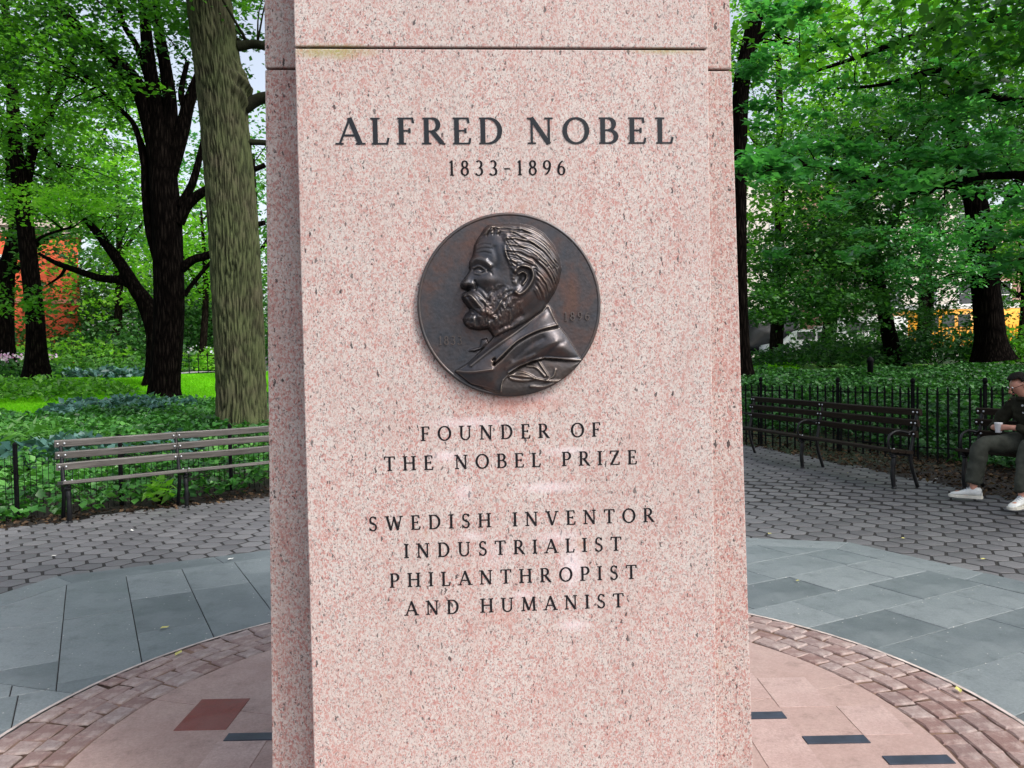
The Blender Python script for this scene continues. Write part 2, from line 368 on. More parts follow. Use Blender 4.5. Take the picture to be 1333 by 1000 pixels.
def catmull(P, m=6):
    P = [Vector(p) for p in P]; Q = [P[0]*2-P[1]]+P+[P[-1]*2-P[-2]]; out = []
    for i in range(1, len(Q)-2):
        for j in range(m):
            t = j/m; a, b, c, d = Q[i-1:i+3]
            out.append(.5*((2*b)+(c-a)*t+(2*a-5*b+4*c-d)*t*t+(3*b-a-3*c+d)*t**3))
    out.append(P[-1]); return out

# ------------------------------------------------------------------ ground
CX, CY = -.05, 3.04
EDGE = [(3.0, 18.0), (3.8, 12.9), (4.2, 10.9), (4.59, 8.92), (4.9, 7.63), (5.5, 6.0), (6.4, 4.0), (7.0, 1)]
def xedge(y):
    for (x0, y0), (x1, y1) in zip(EDGE, EDGE[1:]):
        if y <= y0 and y >= y1: return x0+(x1-x0)*(y0-y)/(y0-y1)
    return EDGE[0][0] if y > 18 else EDGE[-1][0]
LT = ([0, 8.8, 11, 14, 19, 24, 30, 45, 200, 900], [0, 0, .18, .44, .70, 1.12, 1.28, 1.33, 1.4, 1.4])
RT = ([0, 10.5, 14, 18, 22, 30, 200, 900], [0, 0, .30, .70, 1.02, 1.12, 1.25, 1.25])
def plaza_z(x, y):
    return .08*smoothstep((math.hypot(x-CX, y-CY)-5.2)/2.5)*smoothstep((x-1)/2)
def tz(x, y):
    if y < 0: return plaza_z(x, y)
    a = smoothstep((x/max(y, 1)+.1)/.2)
    zl = float(np.interp(y, *LT)); e = x-xedge(y) if y < 18 else 3
    zr = plaza_z(x, y)+float(np.interp(y, *RT))*smoothstep((e-.3)/2.2 if y < 18 else 1)
    if y < 18 and x < xedge(y) and a > 0: zr = plaza_z(x, y)
    lump = .04*sin(x*1.7+y*.9)*sin(y*1.3-x*.6) if math.hypot(x-CX, y-CY) > 8 and (x < 0 or e > 1) else 0
    return zl*(1-a)+zr*a+lump
def ground_sheet():
    xs = np.unique(np.concatenate([np.linspace(-14, 14, 71), np.linspace(-60, 60, 61), [-900, -400, -200, -100, 100, 200, 400, 900]]))
    ys = np.unique(np.concatenate([np.linspace(-14, 34, 121), np.linspace(34, 90, 20), [-900, -300, -100, -40, 150, 300, 600, 900]]))
    V = []; F = []
    for y in ys:
        for x in xs:
            r = math.hypot(x-CX, y-CY)
            V.append((x, y, tz(x, y)-.035))
    n = len(xs)
    F = [(j*n+i, j*n+i+1, (j+1)*n+i+1, (j+1)*n+i) for j in range(len(ys)-1) for i in range(n-1)]
    obj('ground', np_mesh('ground', V, F, M['soil'], smooth=True), kind='structure')
ground_sheet()

def in_left_plaza(x, y): return math.hypot(x-CX, y-CY) < 6.62
def in_plaza(x, y):
    if in_left_plaza(x, y) and x < 3.3: return True
    if x >= 0: return x < xedge(y) and y < 15.5 and y > -4
    return False
# base sheet of the plaza under all pavers (dark joint sand)
def plaza_base():
    V = []; F = []; st = .25; idx = {}
    for i in range(-30, 32):
        for j in range(-14, 64):
            x, y = i*st, j*st
            if in_plaza(x+st/2, y+st/2):
                q = []
                for a, b in ((x, y), (x+st, y), (x+st, y+st), (x, y+st)):
                    if (a, b) not in idx: idx[(a, b)] = len(V); V.append((a, b, plaza_z(a, b)-.001))
                    q.append(idx[(a, b)])
                F.append(q)
    return obj('plaza', np_mesh('plaza', V, F, M['joint']), kind='structure')
PL = plaza_base()

# octagon of bluestone, edges parallel and square to GA
GA = radians(28); AP = 3.95; AI = 3.68; RO, RI = 2.075, 1.656
NORM = [GA+radians(45*k)+pi/2 for k in range(8)]
def in_oct(x, y, ap): return all((x-CX)*cos(a)+(y-CY)*sin(a) <= ap for a in NORM)
def clip(poly, nx, ny, d):
    out = []
    for i in range(len(poly)):
        p, q = poly[i], poly[(i+1) % len(poly)]; a = p[0]*nx+p[1]*ny-d; b = q[0]*nx+q[1]*ny-d
        if a <= 0: out.append(p)
        if a*b < 0: t = a/(a-b); out.append((p[0]+(q[0]-p[0])*t, p[1]+(q[1]-p[1])*t))
    return out
def shrink(poly, g):
    cx = sum(p[0] for p in poly)/len(poly); cy = sum(p[1] for p in poly)/len(poly); out = list(poly)
    for i in range(len(poly)):
        (x0, y0), (x1, y1) = poly[i], poly[(i+1) % len(poly)]; L = math.hypot(x1-x0, y1-y0)
        if L < 1e-6: continue
        nx, ny = (y1-y0)/L, -(x1-x0)/L
        out = clip(out, nx, ny, x0*nx+y0*ny-g)
        if len(out) < 3: return []
    return out
def area(p): return .5*sum(p[i][0]*p[(i+1) % len(p)][1]-p[(i+1) % len(p)][0]*p[i][1] for i in range(len(p)))
R1 = random.Random(5)
def lay_slab(poly, gap=.0026, dz=0):
    """poly in world coordinates relative to the centre"""
    poly = shrink(poly, gap)
    if len(poly) < 3 or area(poly) < .001: return
    if max(math.hypot(*p) for p in poly) < RO: return
    if max(p[1] for p in poly)+CY < .7: return
    z = R1.uniform(-.0015, .0015)+dz
    cx = sum(p[0] for p in poly)/len(poly); cy = sum(p[1] for p in poly)/len(poly)
    mb = MB().poly_prism([(p[0]-cx, p[1]-cy) for p in poly], -.012, .004+z, .0025)
    o = mb.build('bluestone_slab', M['blue'], PL, loc=(CX+cx, CY+cy, 0))
    o.rotation_euler = (R1.uniform(-.001, .001), R1.uniform(-.001, .001), 0)
def rotp(u, v, a): return (u*cos(a)-v*sin(a), u*sin(a)+v*cos(a))
for k in range(4):
    # sector whose outward direction is ang; rows run outward
    ang = GA+k*pi/2
    rw = .375 if k == 1 else .395
    j0 = -int(4.2/rw)
    for j in range(j0, -j0):
        v0 = j*rw+(.06 if k == 1 else -.02); v1 = v0+rw
        u = .9+R1.uniform(0, .5)
        while u < AI:
            L = R1.choice([.62, .75, .9, 1.1]) if k == 1 else R1.choice([.56, .62, .7, .78])
            u1 = u+L
            if AI-u1 < .25: u1 = AI+.5
            poly = [rotp(*q, ang) for q in ((u, v0), (u1, v0), (u1, v1), (u, v1))]
            for a in NORM: poly = clip(poly, cos(a), sin(a), AI) if len(poly) > 2 else []
            for s in (-1, 1):   # sector borders at +-45 degrees from ang
                if len(poly) > 2:
                    a = ang+s*pi/4+s*pi/2; poly = clip(poly, cos(a), sin(a), 0)
            if len(poly) > 2: lay_slab(poly)
            u = u1
for a in NORM:      # border course of the octagon
    h = AP*math.tan(pi/8); hi = AI*math.tan(pi/8)
    nb = 3
    for i in range(nb):
        t0, t1 = i/nb*2-1, (i+1)/nb*2-1
        poly = [rotp(AI, hi*t0, a), rotp(AP, h*t0, a), rotp(AP, h*t1, a), rotp(AI, hi*t1, a)]
        lay_slab(poly)

# ring of pink setts on a mortar bed, pale rim
def annulus(name, r0, r1, z, mat, parent, n=96, zb=-.013):
    mb = MB(); 
    for i in range(n):
        a0, a1 = 2*pi*i/n, 2*pi*(i+1)/n; k = len(mb.v)
        for (r, zz) in ((r0, z), (r1, z), (r1, zb)):
            for a in (a0, a1): mb.v.append((CX+r*cos(a), CY+r*sin(a), zz))
        mb.f += [(k, k+2, k+3, k+1), (k+2, k+4, k+5, k+3)]
    return mb.build(name, mat, parent)
annulus('ring_mortar_bed', .2, RO-.012, .0085, M['mortar_dark'], PL)
annulus('mortar_rim', RO-.012, RO+.006, .0155, M['mortar'], PL)
R2 = random.Random(3)
courses = [RI+.008, RI+.112, RI+.205, RI+.31, RO-.014]
for c in range(4):
    r0, r1 = courses[c], courses[c+1]; a = R2.uniform(0, .1)
    aend = a+2*pi
    while a < aend-.03:
        da = R2.uniform(.085, .17)/r0
        if a+da > aend-.04: da = aend-a
        am = a+da/2
        if CY+r0*sin(am) > 1.7:
            g = .003+R2.uniform(0, .0035); w_ = R2.uniform(-.009, .009); w2 = R2.uniform(-.009, .009)
            cx, cy = CX+(r0+r1)/2*cos(am), CY+(r0+r1)/2*sin(am); pts = []
            jit = lambda: R2.uniform(-.0075, .0075)
            for rr_, aa in ((r0+g+jit()*.5, a+g/r0), (r1-g+jit()*.5, a+g/r0), (r1-g+jit()*.5, am), (r1-g+jit()*.5, a+da-g/r0), (r0+g+jit()*.5, a+da-g/r0), (r0+g+jit()*.5, am)):
                x, y = CX+rr_*cos(aa+jit()), CY+rr_*sin(aa+jit()); pts.append((x-cx, y-cy))
            if area(pts) < 0: pts = pts[::-1]
            MB().poly_prism(pts, -.01, .016+R2.uniform(-.003, .003), .006).build('sett', M['sett'], PL, loc=(cx, cy, 0))
        a += da
# inner disc: wedge slabs of granite with fine joints, small squared insets
D0 = radians(18.5); nw = 10
cuts = []
for i in range(nw):
    a0 = D0+2*pi*i/nw; a1 = a0+2*pi/nw; am = (a0+a1)/2
    if CY+RI*sin(am) < 1.2: continue
    cx, cy = CX+1.1*cos(am), CY+1.1*sin(am)
    g = .0022; pts = []
    for j in range(9):
        t = a0+g/RI+(a1-a0-2*g/RI)*j/8; pts.append((CX+(RI+.001)*cos(t)-cx, CY+(RI+.001)*sin(t)-cy))
    for t in (a1-g/.5, a0+g/.5): pts.append((CX+.5*cos(t)-cx, CY+.5*sin(t)-cy))
    MB().poly_prism(pts, -.012, .0155, .0012).build('granite_slab', M['disc'], PL, loc=(cx, cy, 0))
def inset(name, x0, y0, x1, y1, mat, z=.018):
    MB().poly_prism([(-(x1-x0)/2, -(y1-y0)/2), ((x1-x0)/2, -(y1-y0)/2), ((x1-x0)/2, (y1-y0)/2), (-(x1-x0)/2, (y1-y0)/2)], .004, z, .0008).build(name, mat, PL, loc=((x0+x1)/2, (y0+y1)/2, 0))
inset('dark_stone_bar', .90, 3.225, 1.10, 3.285, M['inlay'], .020); inset('dark_stone_bar', 1.103, 3.005, 1.344, 3.065, M['inlay'], .020)
inset('dark_stone_bar', 1.338, 2.84, 1.578, 2.90, M['inlay'], .020); inset('dark_stone_bar', -1.175, 3.125, -.90, 3.185, M['inlay'], .020)
inset('red_stone_tile', -1.416, 3.225, -1.20, 3.525, M['disc_red'])
inset('pale_stone_tile', 1.105, 3.33, 1.325, 3.64, M['disc_pale']); inset('pale_stone_tile', .87, 3.42, 1.10, 3.70, M['disc_pale'])
inset('pale_stone_tile', 1.345, 3.07, 1.54, 3.33, M['disc_pale']); inset('pale_stone_tile', .90, 2.70, 1.10, 3.22, M['disc_pale'])
inset('pale_stone_tile', -1.195, 2.86, -1.0, 3.12, M['disc_pale'])

# hexagonal asphalt pavers
def hexes():
    hs = .1; P = []; dx = 1.5*.118; dy = .118*math.sqrt(3)
    a = radians(3)
    for i in range(-60, 60):
        for j in range(-20, 90):
            u, v = i*dx, (j+.5*(i % 2))*dy; x, y = CX+u*cos(a)-v*sin(a), CY-4+u*sin(a)+v*cos(a)
            if y < 2.2 or y > 15.3 or not in_plaza(x, y) or in_oct(x, y, AP-.075): continue
            if abs(x)/y > .95: continue
            P.append((x, y))
    vis = [p for p in P if not (-.29*p[1] < p[0] < .27*p[1]) and abs(p[0])/p[1] < .68]
    vis.sort(key=lambda p: math.hypot(*p)); near = set(vis[:300])
    R = .1045
    base = [(R*cos(pi/3*k+a), R*sin(pi/3*k+a)) for k in range(6)]
    meshes = []
    rr = random.Random(9)
    for k in range(8):
        pts = [(p[0]+rr.uniform(-.005, .005), p[1]+rr.uniform(-.005, .005)) for p in base]
        me = MB().poly_prism(pts, -.012, .0, .0015).mesh('hex_paver', M['hex']); at_ = me.attributes.new('tint', 'FLOAT', 'FACE'); meshes.append(me)
    V = []; F4 = []; mb = MB(); tint = []
    for p in P:
        z = plaza_z(*p)+rr.uniform(.0, .0025)+.001
        if in_oct(p[0], p[1], AP+.1): z = plaza_z(*p)+.0008
        # part-covered pavers at the octagon edge lie under the border course
        if p in near:
            o = obj('hex_paver', rr.choice(meshes), PL, (p[0], p[1], z), rot=(rr.uniform(-.006, .006), rr.uniform(-.006, .006), rr.uniform(-.03, .03)))
        else:
            pts = [(p[0]+q[0]+rr.uniform(-.005, .005), p[1]+q[1]+rr.uniform(-.005, .005)) for q in base]
            n0 = len(mb.f); mb.poly_prism(pts, z-.012, z, .0015); tint += [rr.random()]*(len(mb.f)-n0)
    me = mb.mesh('hex_paving', M['hex']); at_ = me.attributes.new('tint', 'FLOAT', 'FACE'); at_.data.foreach_set('value', tint)
    obj('hex_paving', me, PL, kind='stuff')
hexes()

# ------------------------------------------------------------------ monument
PHI = radians(3.5)
MON = thing('granite_monument', (0, 2.2, 0), 'tall pink speckled granite monument with carved name and inscription', 'monument', rz=PHI)
def bevel_box(name, x0, y0, z0, x1, y1, z1, mat, bev=.004, parent=MON, top=None):
    """box with optional narrower top (half widths) and bevelled edges"""
    bm = bmesh.new(); tx0, tx1, ty0, ty1 = top or (x0, x1, y0, y1)
    vs = [bm.verts.new(p) for p in ((x0, y0, z0), (x1, y0, z0), (x1, y1, z0), (x0, y1, z0), (tx0, ty0, z1), (tx1, ty0, z1), (tx1, ty1, z1), (tx0, ty1, z1))]
    for q in ((0, 3, 2, 1), (4, 5, 6, 7), (0, 1, 5, 4), (1, 2, 6, 5), (2, 3, 7, 6), (3, 0, 4, 7)): bm.faces.new([vs[i] for i in q])
    if bev: bmesh.ops.bevel(bm, geom=list(bm.edges), offset=bev, segments=2, affect='EDGES', profile=.5)
    me = bpy.data.meshes.new(name); bm.to_mesh(me); bm.free(); me.materials.append(mat)
    return obj(name, me, parent)
JZ = 2.356; OFF = .14
def hw(z): return .7175-.0142*(z)            # half width of the tapering shaft
def core(name, z0, z1):
    a, b = hw(z0), hw(z1); ym = OFF+.70
    return bevel_box(name, -a, ym-a, z0, a, ym+a, z1, M['core'], .004, top=(-b, b, ym-b, ym+b))
core('shaft_block', 0, JZ-.003); core('shaft_block', JZ+.003, 5.2)
lower = bevel_box('front_slab', -.567, 0, 0, .563, OFF+.005, JZ-.003, M['slab'], .003)
upper = bevel_box('front_slab', -.567, 0, JZ+.003, .563, OFF+.005, 4.8, M['slab'], .003)
bevel_box('joint_filler', -.56, .010, JZ-.01, .556, OFF-.002, JZ+.01, M['joint'], 0)
bevel_box('joint_filler', -.67, OFF+.05, JZ-.01, .67, OFF+1.2, JZ+.01, M['joint'], 0)

# --- letters drawn as strokes (cap height 1): every stroke is a convex quad or an arc strip
TH, TN, SF = .135, .062, .05
def L_(x0, y0, x1, y1, w): 
    d = math.hypot(x1-x0, y1-y0); nx, ny = -(y1-y0)/d*w/2, (x1-x0)/d*w/2
    return [[(x0+nx, y0+ny), (x0-nx, y0-ny), (x1-nx, y1-ny), (x1+nx, y1+ny)]]
def Hs(x, y, l=.30): return [[(x-l/2, y-SF/2 if y > .5 else y), (x+l/2, y-SF/2 if y > .5 else y), (x+l/2, y if y > .5 else y+SF/2), (x-l/2, y if y > .5 else y+SF/2)]] if False else L_(x-l/2, y+(-SF/2 if y > .5 else SF/2), x+l/2, y+(-SF/2 if y > .5 else SF/2), SF)
def V_(x, y0=0, y1=1, w=None): return L_(x, y0, x, y1, w or TH)
def A_(cx, cy, rx, ry, a0, a1, wt=None, wn=None, n=14):
    wt = wt or TH; wn = wn or TN; out = []; pr = None
    for i in range(n+1):
        a = radians(a0+(a1-a0)*i/n); w_ = wn+(wt-wn)*abs(cos(a))**1.3
        o = (cx+(rx+w_/2*abs(cos(a))+.0)*cos(a) if True else 0, cy+ry*sin(a)); 
        po = (cx+rx*cos(a)+w_/2*cos(a), cy+ry*sin(a)+w_/2*sin(a)); pi_ = (cx+rx*cos(a)-w_/2*cos(a), cy+ry*sin(a)-w_/2*sin(a))
        if pr: out.append([pr[0], po, pi_, pr[1]])
        pr = (po, pi_)
    return out
def glyph(ch):
    s = TH; h = s/2
    g = {
     'A': (.84, lambda: L_(.08, 0, .42, 1, TN)+L_(.40, 1.0, .74, 0, TH)+L_(.2, .34, .62, .34, TN)+Hs(.08, 0, .26)+Hs(.74, 0, .30)),
     'B': (.66, lambda: V_(.15)+L_(.03, .975, .34, .975, SF)+L_(.03, .025, .36, .025, SF)+L_(.15, .52, .36, .52, SF)+A_(.32, .75, .19, .225, -90, 90)+A_(.34, .272, .24, .245, -90, 90)),
     'D': (.80, lambda: V_(.15)+L_(.03, .975, .34, .975, SF)+L_(.03, .025, .34, .025, SF)+A_(.32, .5, .37, .475, -90, 90)),
     'E': (.62, lambda: V_(.15)+L_(.03, .975, .52, .975, SF)+L_(.03, .025, .56, .025, SF)+L_(.15, .51, .44, .51, SF)+L_(.50, 1.0, .53, .80, TN)+L_(.54, 0, .58, .22, TN)+L_(.43, .42, .43, .60, TN)),
     'F': (.58, lambda: V_(.15)+L_(.03, .975, .52, .975, SF)+Hs(.15, 0)+L_(.15, .51, .42, .51, SF)+L_(.50, 1.0, .53, .80, TN)+L_(.41, .42, .41, .60, TN)),
     'H': (.84, lambda: V_(.15)+V_(.68)+Hs(.15, 0)+Hs(.15, 1)+Hs(.68, 0)+Hs(.68, 1)+L_(.15, .52, .68, .52, TN)),
     'I': (.30, lambda: V_(.15)+Hs(.15, 0)+Hs(.15, 1)),
     'L': (.60, lambda: V_(.15)+Hs(.15, 1)+L_(.03, .025, .53, .025, SF)+L_(.51, 0, .56, .24, TN)),
     'M': (.98, lambda: L_(.13, 0, .18, 1, TN)+L_(.17, 1, .48, .05, TH)+L_(.48, .05, .78, 1, TN)+L_(.79, 1, .84, 0, TH)+Hs(.12, 0, .24)+Hs(.84, 0)+Hs(.12, 1, .16)+Hs(.84, 1, .16)),
     'N': (.84, lambda: V_(.14, w=TN)+V_(.69, w=TN)+L_(.12, 1, .69, 0, TH)+Hs(.14, 0, .26)+Hs(.09, 1, .2)+Hs(.69, 1, .26)),
     'O': (.86, lambda: A_(.43, .5, .36, .48, 0, 360, n=28)),
     'P': (.62, lambda: V_(.15)+Hs(.15, 0)+L_(.03, .975, .34, .975, SF)+L_(.15, .46, .34, .46, SF)+A_(.32, .718, .22, .257, -90, 90)),
     'R': (.74, lambda: V_(.15)+Hs(.15, 0)+L_(.03, .975, .34, .975, SF)+L_(.15, .49, .34, .49, SF)+A_(.32, .732, .2, .243, -90, 90)+L_(.32, .5, .64, .03, TH)+L_(.60, .04, .74, .0, SF)),
     'S': (.56, lambda: A_(.28, .745, .17, .235, 25, 200, TH*.8)+A_(.28, .745, .17, .235, 200, 255, TH)+L_(.22, .56, .36, .44, TH)+A_(.28, .255, .19, .235, -155, 70, TH*.85)+L_(.46, .98, .46, .78, TN*.8)+L_(.08, .02, .08, .24, TN*.8)),
     'T': (.70, lambda: V_(.35)+L_(.03, .975, .67, .975, SF)+Hs(.35, 0)+L_(.05, 1, .03, .79, TN)+L_(.65, 1, .67, .79, TN)),
     'U': (.82, lambda: V_(.15, .3, 1)+V_(.66, .3, 1, TN)+Hs(.15, 1)+Hs(.66, 1, .26)+A_(.405, .3, .255, .28, 180, 360, TH*.8)),
     'V': (.80, lambda: L_(.12, 1, .41, 0, TH)+L_(.41, 0, .70, 1, TN)+Hs(.12, 1)+Hs(.70, 1, .24)),
     'W': (1.1, lambda: L_(.10, 1, .34, 0, TH)+L_(.34, 0, .55, .9, TN)+L_(.53, .95, .78, 0, TH)+L_(.78, 0, 1.0, 1, TN)+Hs(.10, 1, .26)+Hs(1.0, 1, .22)),
     'Z': (.68, lambda: L_(.08, .975, .62, .975, SF)+L_(.05, .025, .62, .025, SF)+L_(.56, .97, .1, .03, TH)+L_(.08, 1, .06, .8, TN)+L_(.6, 0, .63, .2, TN)),
     '1': (.42, lambda: V_(.22)+Hs(.22, 0, .28)+L_(.08, .86, .24, .98, TN)),
     '3': (.56, lambda: A_(.25, .75, .18, .225, -70, 140)+A_(.24, .27, .23, .25, -150, 90)),
     '6': (.58, lambda: A_(.28, .30, .20, .275, 0, 360, n=22)+A_(.50, .34, .42, .62, 105, 178, TH)),
     '8': (.58, lambda: A_(.28, .755, .165, .21, 0, 360, n=20)+A_(.28, .275, .205, .25, 0, 360, n=22)),
     '9': (.58, lambda: A_(.28, .69, .20, .275, 0, 360, n=22)+A_(.06, .66, .42, .62, -75, -2, TH)),
     '-': (.50, lambda: L_(.06, .44, .44, .44, SF*1.3)),
    }
    return g[ch]
GC = {}
def glyph_mesh(ch, depth, bold, mat):
    global TH, TN, SF
    key = (ch, depth, bold)
    if key not in GC:
        TH, TN, SF = bold; adv, f = glyph(ch); mb = MB()
        for i, q in enumerate(f()):
            if area(q) < 0: q = q[::-1]
            d = depth*(1+.02*(i % 7)); k = len(mb.v); n = len(q)
            mb.v += [(x, .01, y) for x, y in q]+[(x, -d, y) for x, y in q]
            mb.f += [(k+i2, k+(i2+1) % n, k+n+(i2+1) % n, k+n+i2) for i2 in range(n)]+[tuple(k+n+i2 for i2 in range(n))]
        GC[key] = (mb.mesh('letter', mat), adv)
    return GC[key]
def text_line(txt, s0, s1, z, cap, bold, depth, mat, parent, wx=1.0, y=0.0):
    adv = [(.42 if c == ' ' else glyph(c)[0]*wx) for c in txt]
    tr = ((s1-s0)/cap-sum(adv))/(len(txt)-1); x = s0
    for c, a in zip(txt, adv):
        if c != ' ':
            me, _ = glyph_mesh(c, depth/cap, bold, mat)
            o = obj('letter', me, parent, (x, y, z)); o.scale = (cap*wx, cap, cap)
        x += (a+tr)*cap
B1 = (.15, .07, .055); B2 = (.15, .085, .072); B3 = (.15, .08, .07)
text_line('ALFRED', -.461, -.010, 2.0965, .0715, B1, .0016, M['paint'], lower, 1.2)
text_line('NOBEL', .056, .463, 2.0965, .0715, B1, .0016, M['paint'], lower, 1.2)
text_line('1833-1896', -.162, .160, 2.011, .041, B3, .0008, M['paint_small'], lower)
for t_, a_, b_, z_ in (('FOUNDER OF', -.254, .245, 1.287), ('THE NOBEL PRIZE', -.356, .346, 1.207), ('SWEDISH INVENTOR', -.402, .393, 1.043),
                       ('INDUSTRIALIST', -.307, .298, .965), ('PHILANTHROPIST', -.348, .340, .884), ('AND HUMANIST', -.308, .302, .805)):
    text_line(t_, a_, b_, z_, .0395, B2, .0007, M['paint_small'], lower, 1.1)

# --- bronze medallion: height field of a bearded man's head in profile
def build_medallion():
    MR = .2515
    T = obj('bronze_medallion', None, None, None, 'round dark bronze relief medallion of a bearded man in profile', 'medallion')
    c = Vector((-.003*cos(PHI), 2.2-.003*sin(PHI), 1.656))
    T.location = c; T.rotation_euler = (0, 0, PHI)
    N = 460
    lin = np.linspace(-1, 1, N); X, Y = np.meshgrid(lin, lin)          # Y up
    def P(pts): return [((u-490)/436, (508-v)/436) for u, v in pts]
    def sm(pts, m=5):
        q = catmull([(p[0], p[1], 0) for p in pts]+[(pts[0][0], pts[0][1], 0)], m); return [(a.x, a.y) for a in q[:-1]]
    def segd(p, q):
        dx, dy = q[0]-p[0], q[1]-p[1]; L2 = dx*dx+dy*dy+1e-12; t = np.clip(((X-p[0])*dx+(Y-p[1])*dy)/L2, 0, 1)
        return np.hypot(X-p[0]-t*dx, Y-p[1]-t*dy), t
    def sdf(poly):
        ins = np.zeros_like(X, bool); D = np.full_like(X, 9.)
        for i in range(len(poly)):
            p, q = poly[i], poly[(i+1) % len(poly)]; D = np.minimum(D, segd(p, q)[0])
            cnd = ((p[1] > Y) != (q[1] > Y)); xi = (q[0]-p[0])*(Y-p[1])/((q[1]-p[1]) or 1e-12)+p[0]; ins ^= cnd & (X < xi)
        return np.where(ins, D, -D)
    def dome(s, H, w, pw=.5):
        t = np.clip(s/w, 0, 1); return H*(1-(1-t)**2)**pw
    def blur(A, n):
        for ax in (0, 1):
            for _ in range(3):
                c_ = np.cumsum(np.pad(A, [(n+1, n) if k == ax else (0, 0) for k in (0, 1)], 'edge'), axis=ax); m_ = A.shape[ax]
                A = (np.take(c_, range(2*n+1, 2*n+1+m_), axis=ax)-np.take(c_, range(0, m_), axis=ax))/(2*n+1)
        return A
    def stroke(pts, w, h, w1=None, curve=True):
        pts = P(pts)
        if curve and len(pts) > 2: pts = [(a.x, a.y) for a in catmull([(p[0], p[1], 0) for p in pts], 4)]
        out = np.zeros_like(X); n = len(pts)-1; w1 = w if w1 is None else w1
        for i in range(n):
            d, t = segd(pts[i], pts[i+1]); ww = (w+(w1-w)*(i+t)/n)/436; out = np.maximum(out, np.exp(-(d/ww)**2))
        return out*h
    def gau(u, v, ru, rv, h, ang=0):
        x, y = (u-490)/436, (508-v)/436; a = radians(ang); dx, dy = X-x, Y-y
        xx = dx*cos(a)+dy*sin(a); yy = -dx*sin(a)+dy*cos(a); return h*np.exp(-(xx*436/ru)**2-(yy*436/rv)**2)
    def vn(sx, sy, seed, octv=3):
        out = np.zeros_like(X); amp = 1
        for o in range(octv):
            r = np.random.default_rng(seed+o); n = 64; tab = r.random((n, n)); u = (X+2)*sx*(2**o); v = (Y+2)*sy*(2**o)
            i = np.floor(u).astype(int); j = np.floor(v).astype(int); fu = u-i; fv = v-j; fu = fu*fu*(3-2*fu); fv = fv*fv*(3-2*fv)
            g4 = lambda a, b: tab[a % n, b % n]
            out += amp*((g4(i, j)*(1-fu)+g4(i+1, j)*fu)*(1-fv)+(g4(i, j+1)*(1-fu)+g4(i+1, j+1)*fu)*fv-.5); amp *= .5
        return out
    head = P([(330, 228), (345, 200), (362, 178), (378, 150), (405, 131), (450, 130), (500, 127), (545, 128), (600, 140), (655, 172), (702, 228), (728, 285), (738, 340),
              (726, 395), (704, 448), (680, 485), (668, 505), (640, 545), (560, 600), (470, 640), (415, 665), (402, 640), (385, 618), (345, 624), (300, 616), (276, 596), (270, 572), (284, 548),
              (298, 540), (301, 526), (291, 511), (274, 490), (265, 468), (272, 452), (296, 444), (302, 436), (284, 434), (264, 424), (262, 406), (278, 386), (296, 362), (308, 342), (304, 326), (306, 306), (318, 286), (326, 258)])
    hs_ = sdf(head)
    # coat and shoulder, cut by a flowing edge
    coat = P([(668, 505), (690, 530), (702, 575), (722, 615), (752, 652), (788, 708), (815, 755), (832, 778), (790, 782), (720, 770), (650, 765), (590, 778), (530, 802), (480, 832), (448, 865), (432, 915),
              (300, 880), (225, 818), (290, 780), (350, 725), (400, 672), (420, 652), (480, 628), (560, 585), (620, 545)])
    cs_ = sdf(coat)
    low = P([(225, 818), (300, 826), (400, 818), (470, 835), (560, 792), (650, 765), (740, 772), (832, 778), (800, 840), (700, 905), (560, 945), (430, 940), (330, 890)])
    ls_ = sdf(low)
    Rr = np.hypot(X, Y)
    H0 = .030+.018*np.clip((Rr-.955)/.03, 0, 1)*0 + .01*Rr**2
    H = H0.copy()
    H = np.maximum(H, H0+dome(ls_, .05, .10))
    lap = blur(dome(cs_, .15, .30), 9)
    H = np.where(cs_ > 0, np.maximum(H, H0+.02+lap), H)
    hd = .035+blur(dome(hs_, .165, .42, .6), 6)+blur(dome(hs_, .045, .045), 1)
    # face modelling
    f = 0
    f += stroke([(308, 310), (335, 300), (375, 312), (398, 330)], 15, .034, 10)      # brow ridge
    f += stroke([(312, 296), (345, 290), (380, 300)], 8, .016)
    f -= gau(352, 344, 34, 17, .050, -12)                                             # eye hollow
    f += gau(345, 347, 17, 12, .042) + stroke([(322, 336), (348, 330), (378, 350)], 5, .020) + stroke([(326, 362), (352, 368), (380, 358)], 5, .014)
    f -= stroke([(322, 346), (340, 341), (362, 346)], 3, .016)
    f -= stroke([(385, 352), (402, 362), (408, 372)], 4, .012)
    f += stroke([(300, 345), (290, 375), (276, 404)], 17, .030, 20) + gau(285, 408, 22, 18, .030) + gau(312, 414, 15, 14, .026)
    f -= gau(300, 428, 9, 6, .030) + stroke([(326, 400), (334, 420), (330, 438)], 6, .022)
    f += gau(385, 395, 42, 30, .030, -20)                                             # cheekbone
    f -= stroke([(338, 420), (365, 440), (385, 470), (392, 500)], 9, .014)            # nasolabial furrow
    f -= gau(420, 455, 30, 42, .022)
    f += gau(440, 290, 60, 50, .018)                                                  # temple
    f -= stroke([(420, 250), (432, 300), (425, 340)], 14, .016)
    for a, b, c3 in (((345, 232), (370, 226), (400, 232)), ((340, 252), (372, 246), (408, 252)), ((338, 270), (372, 266), (402, 274))): f -= stroke([a, b, c3], 4, .006)
    # moustache, drooping to the right
    f += stroke([(272, 462), (296, 462), (322, 482), (342, 515), (362, 545), (386, 548)], 15, .046, 15)
    for k in range(6):
        f += stroke([(276+k*3, 470-k*5), (306+k*4, 470-k*2), (332+k*5, 500-k*4), (352+k*5, 534-k*5), (374+k*4, 552-k*5)], 3.2, .018)
        f -= stroke([(278+k*3, 473-k*5), (308+k*4, 474-k*2), (334+k*5, 505-k*4), (350+k*5, 538-k*5)], 2.4, .012)
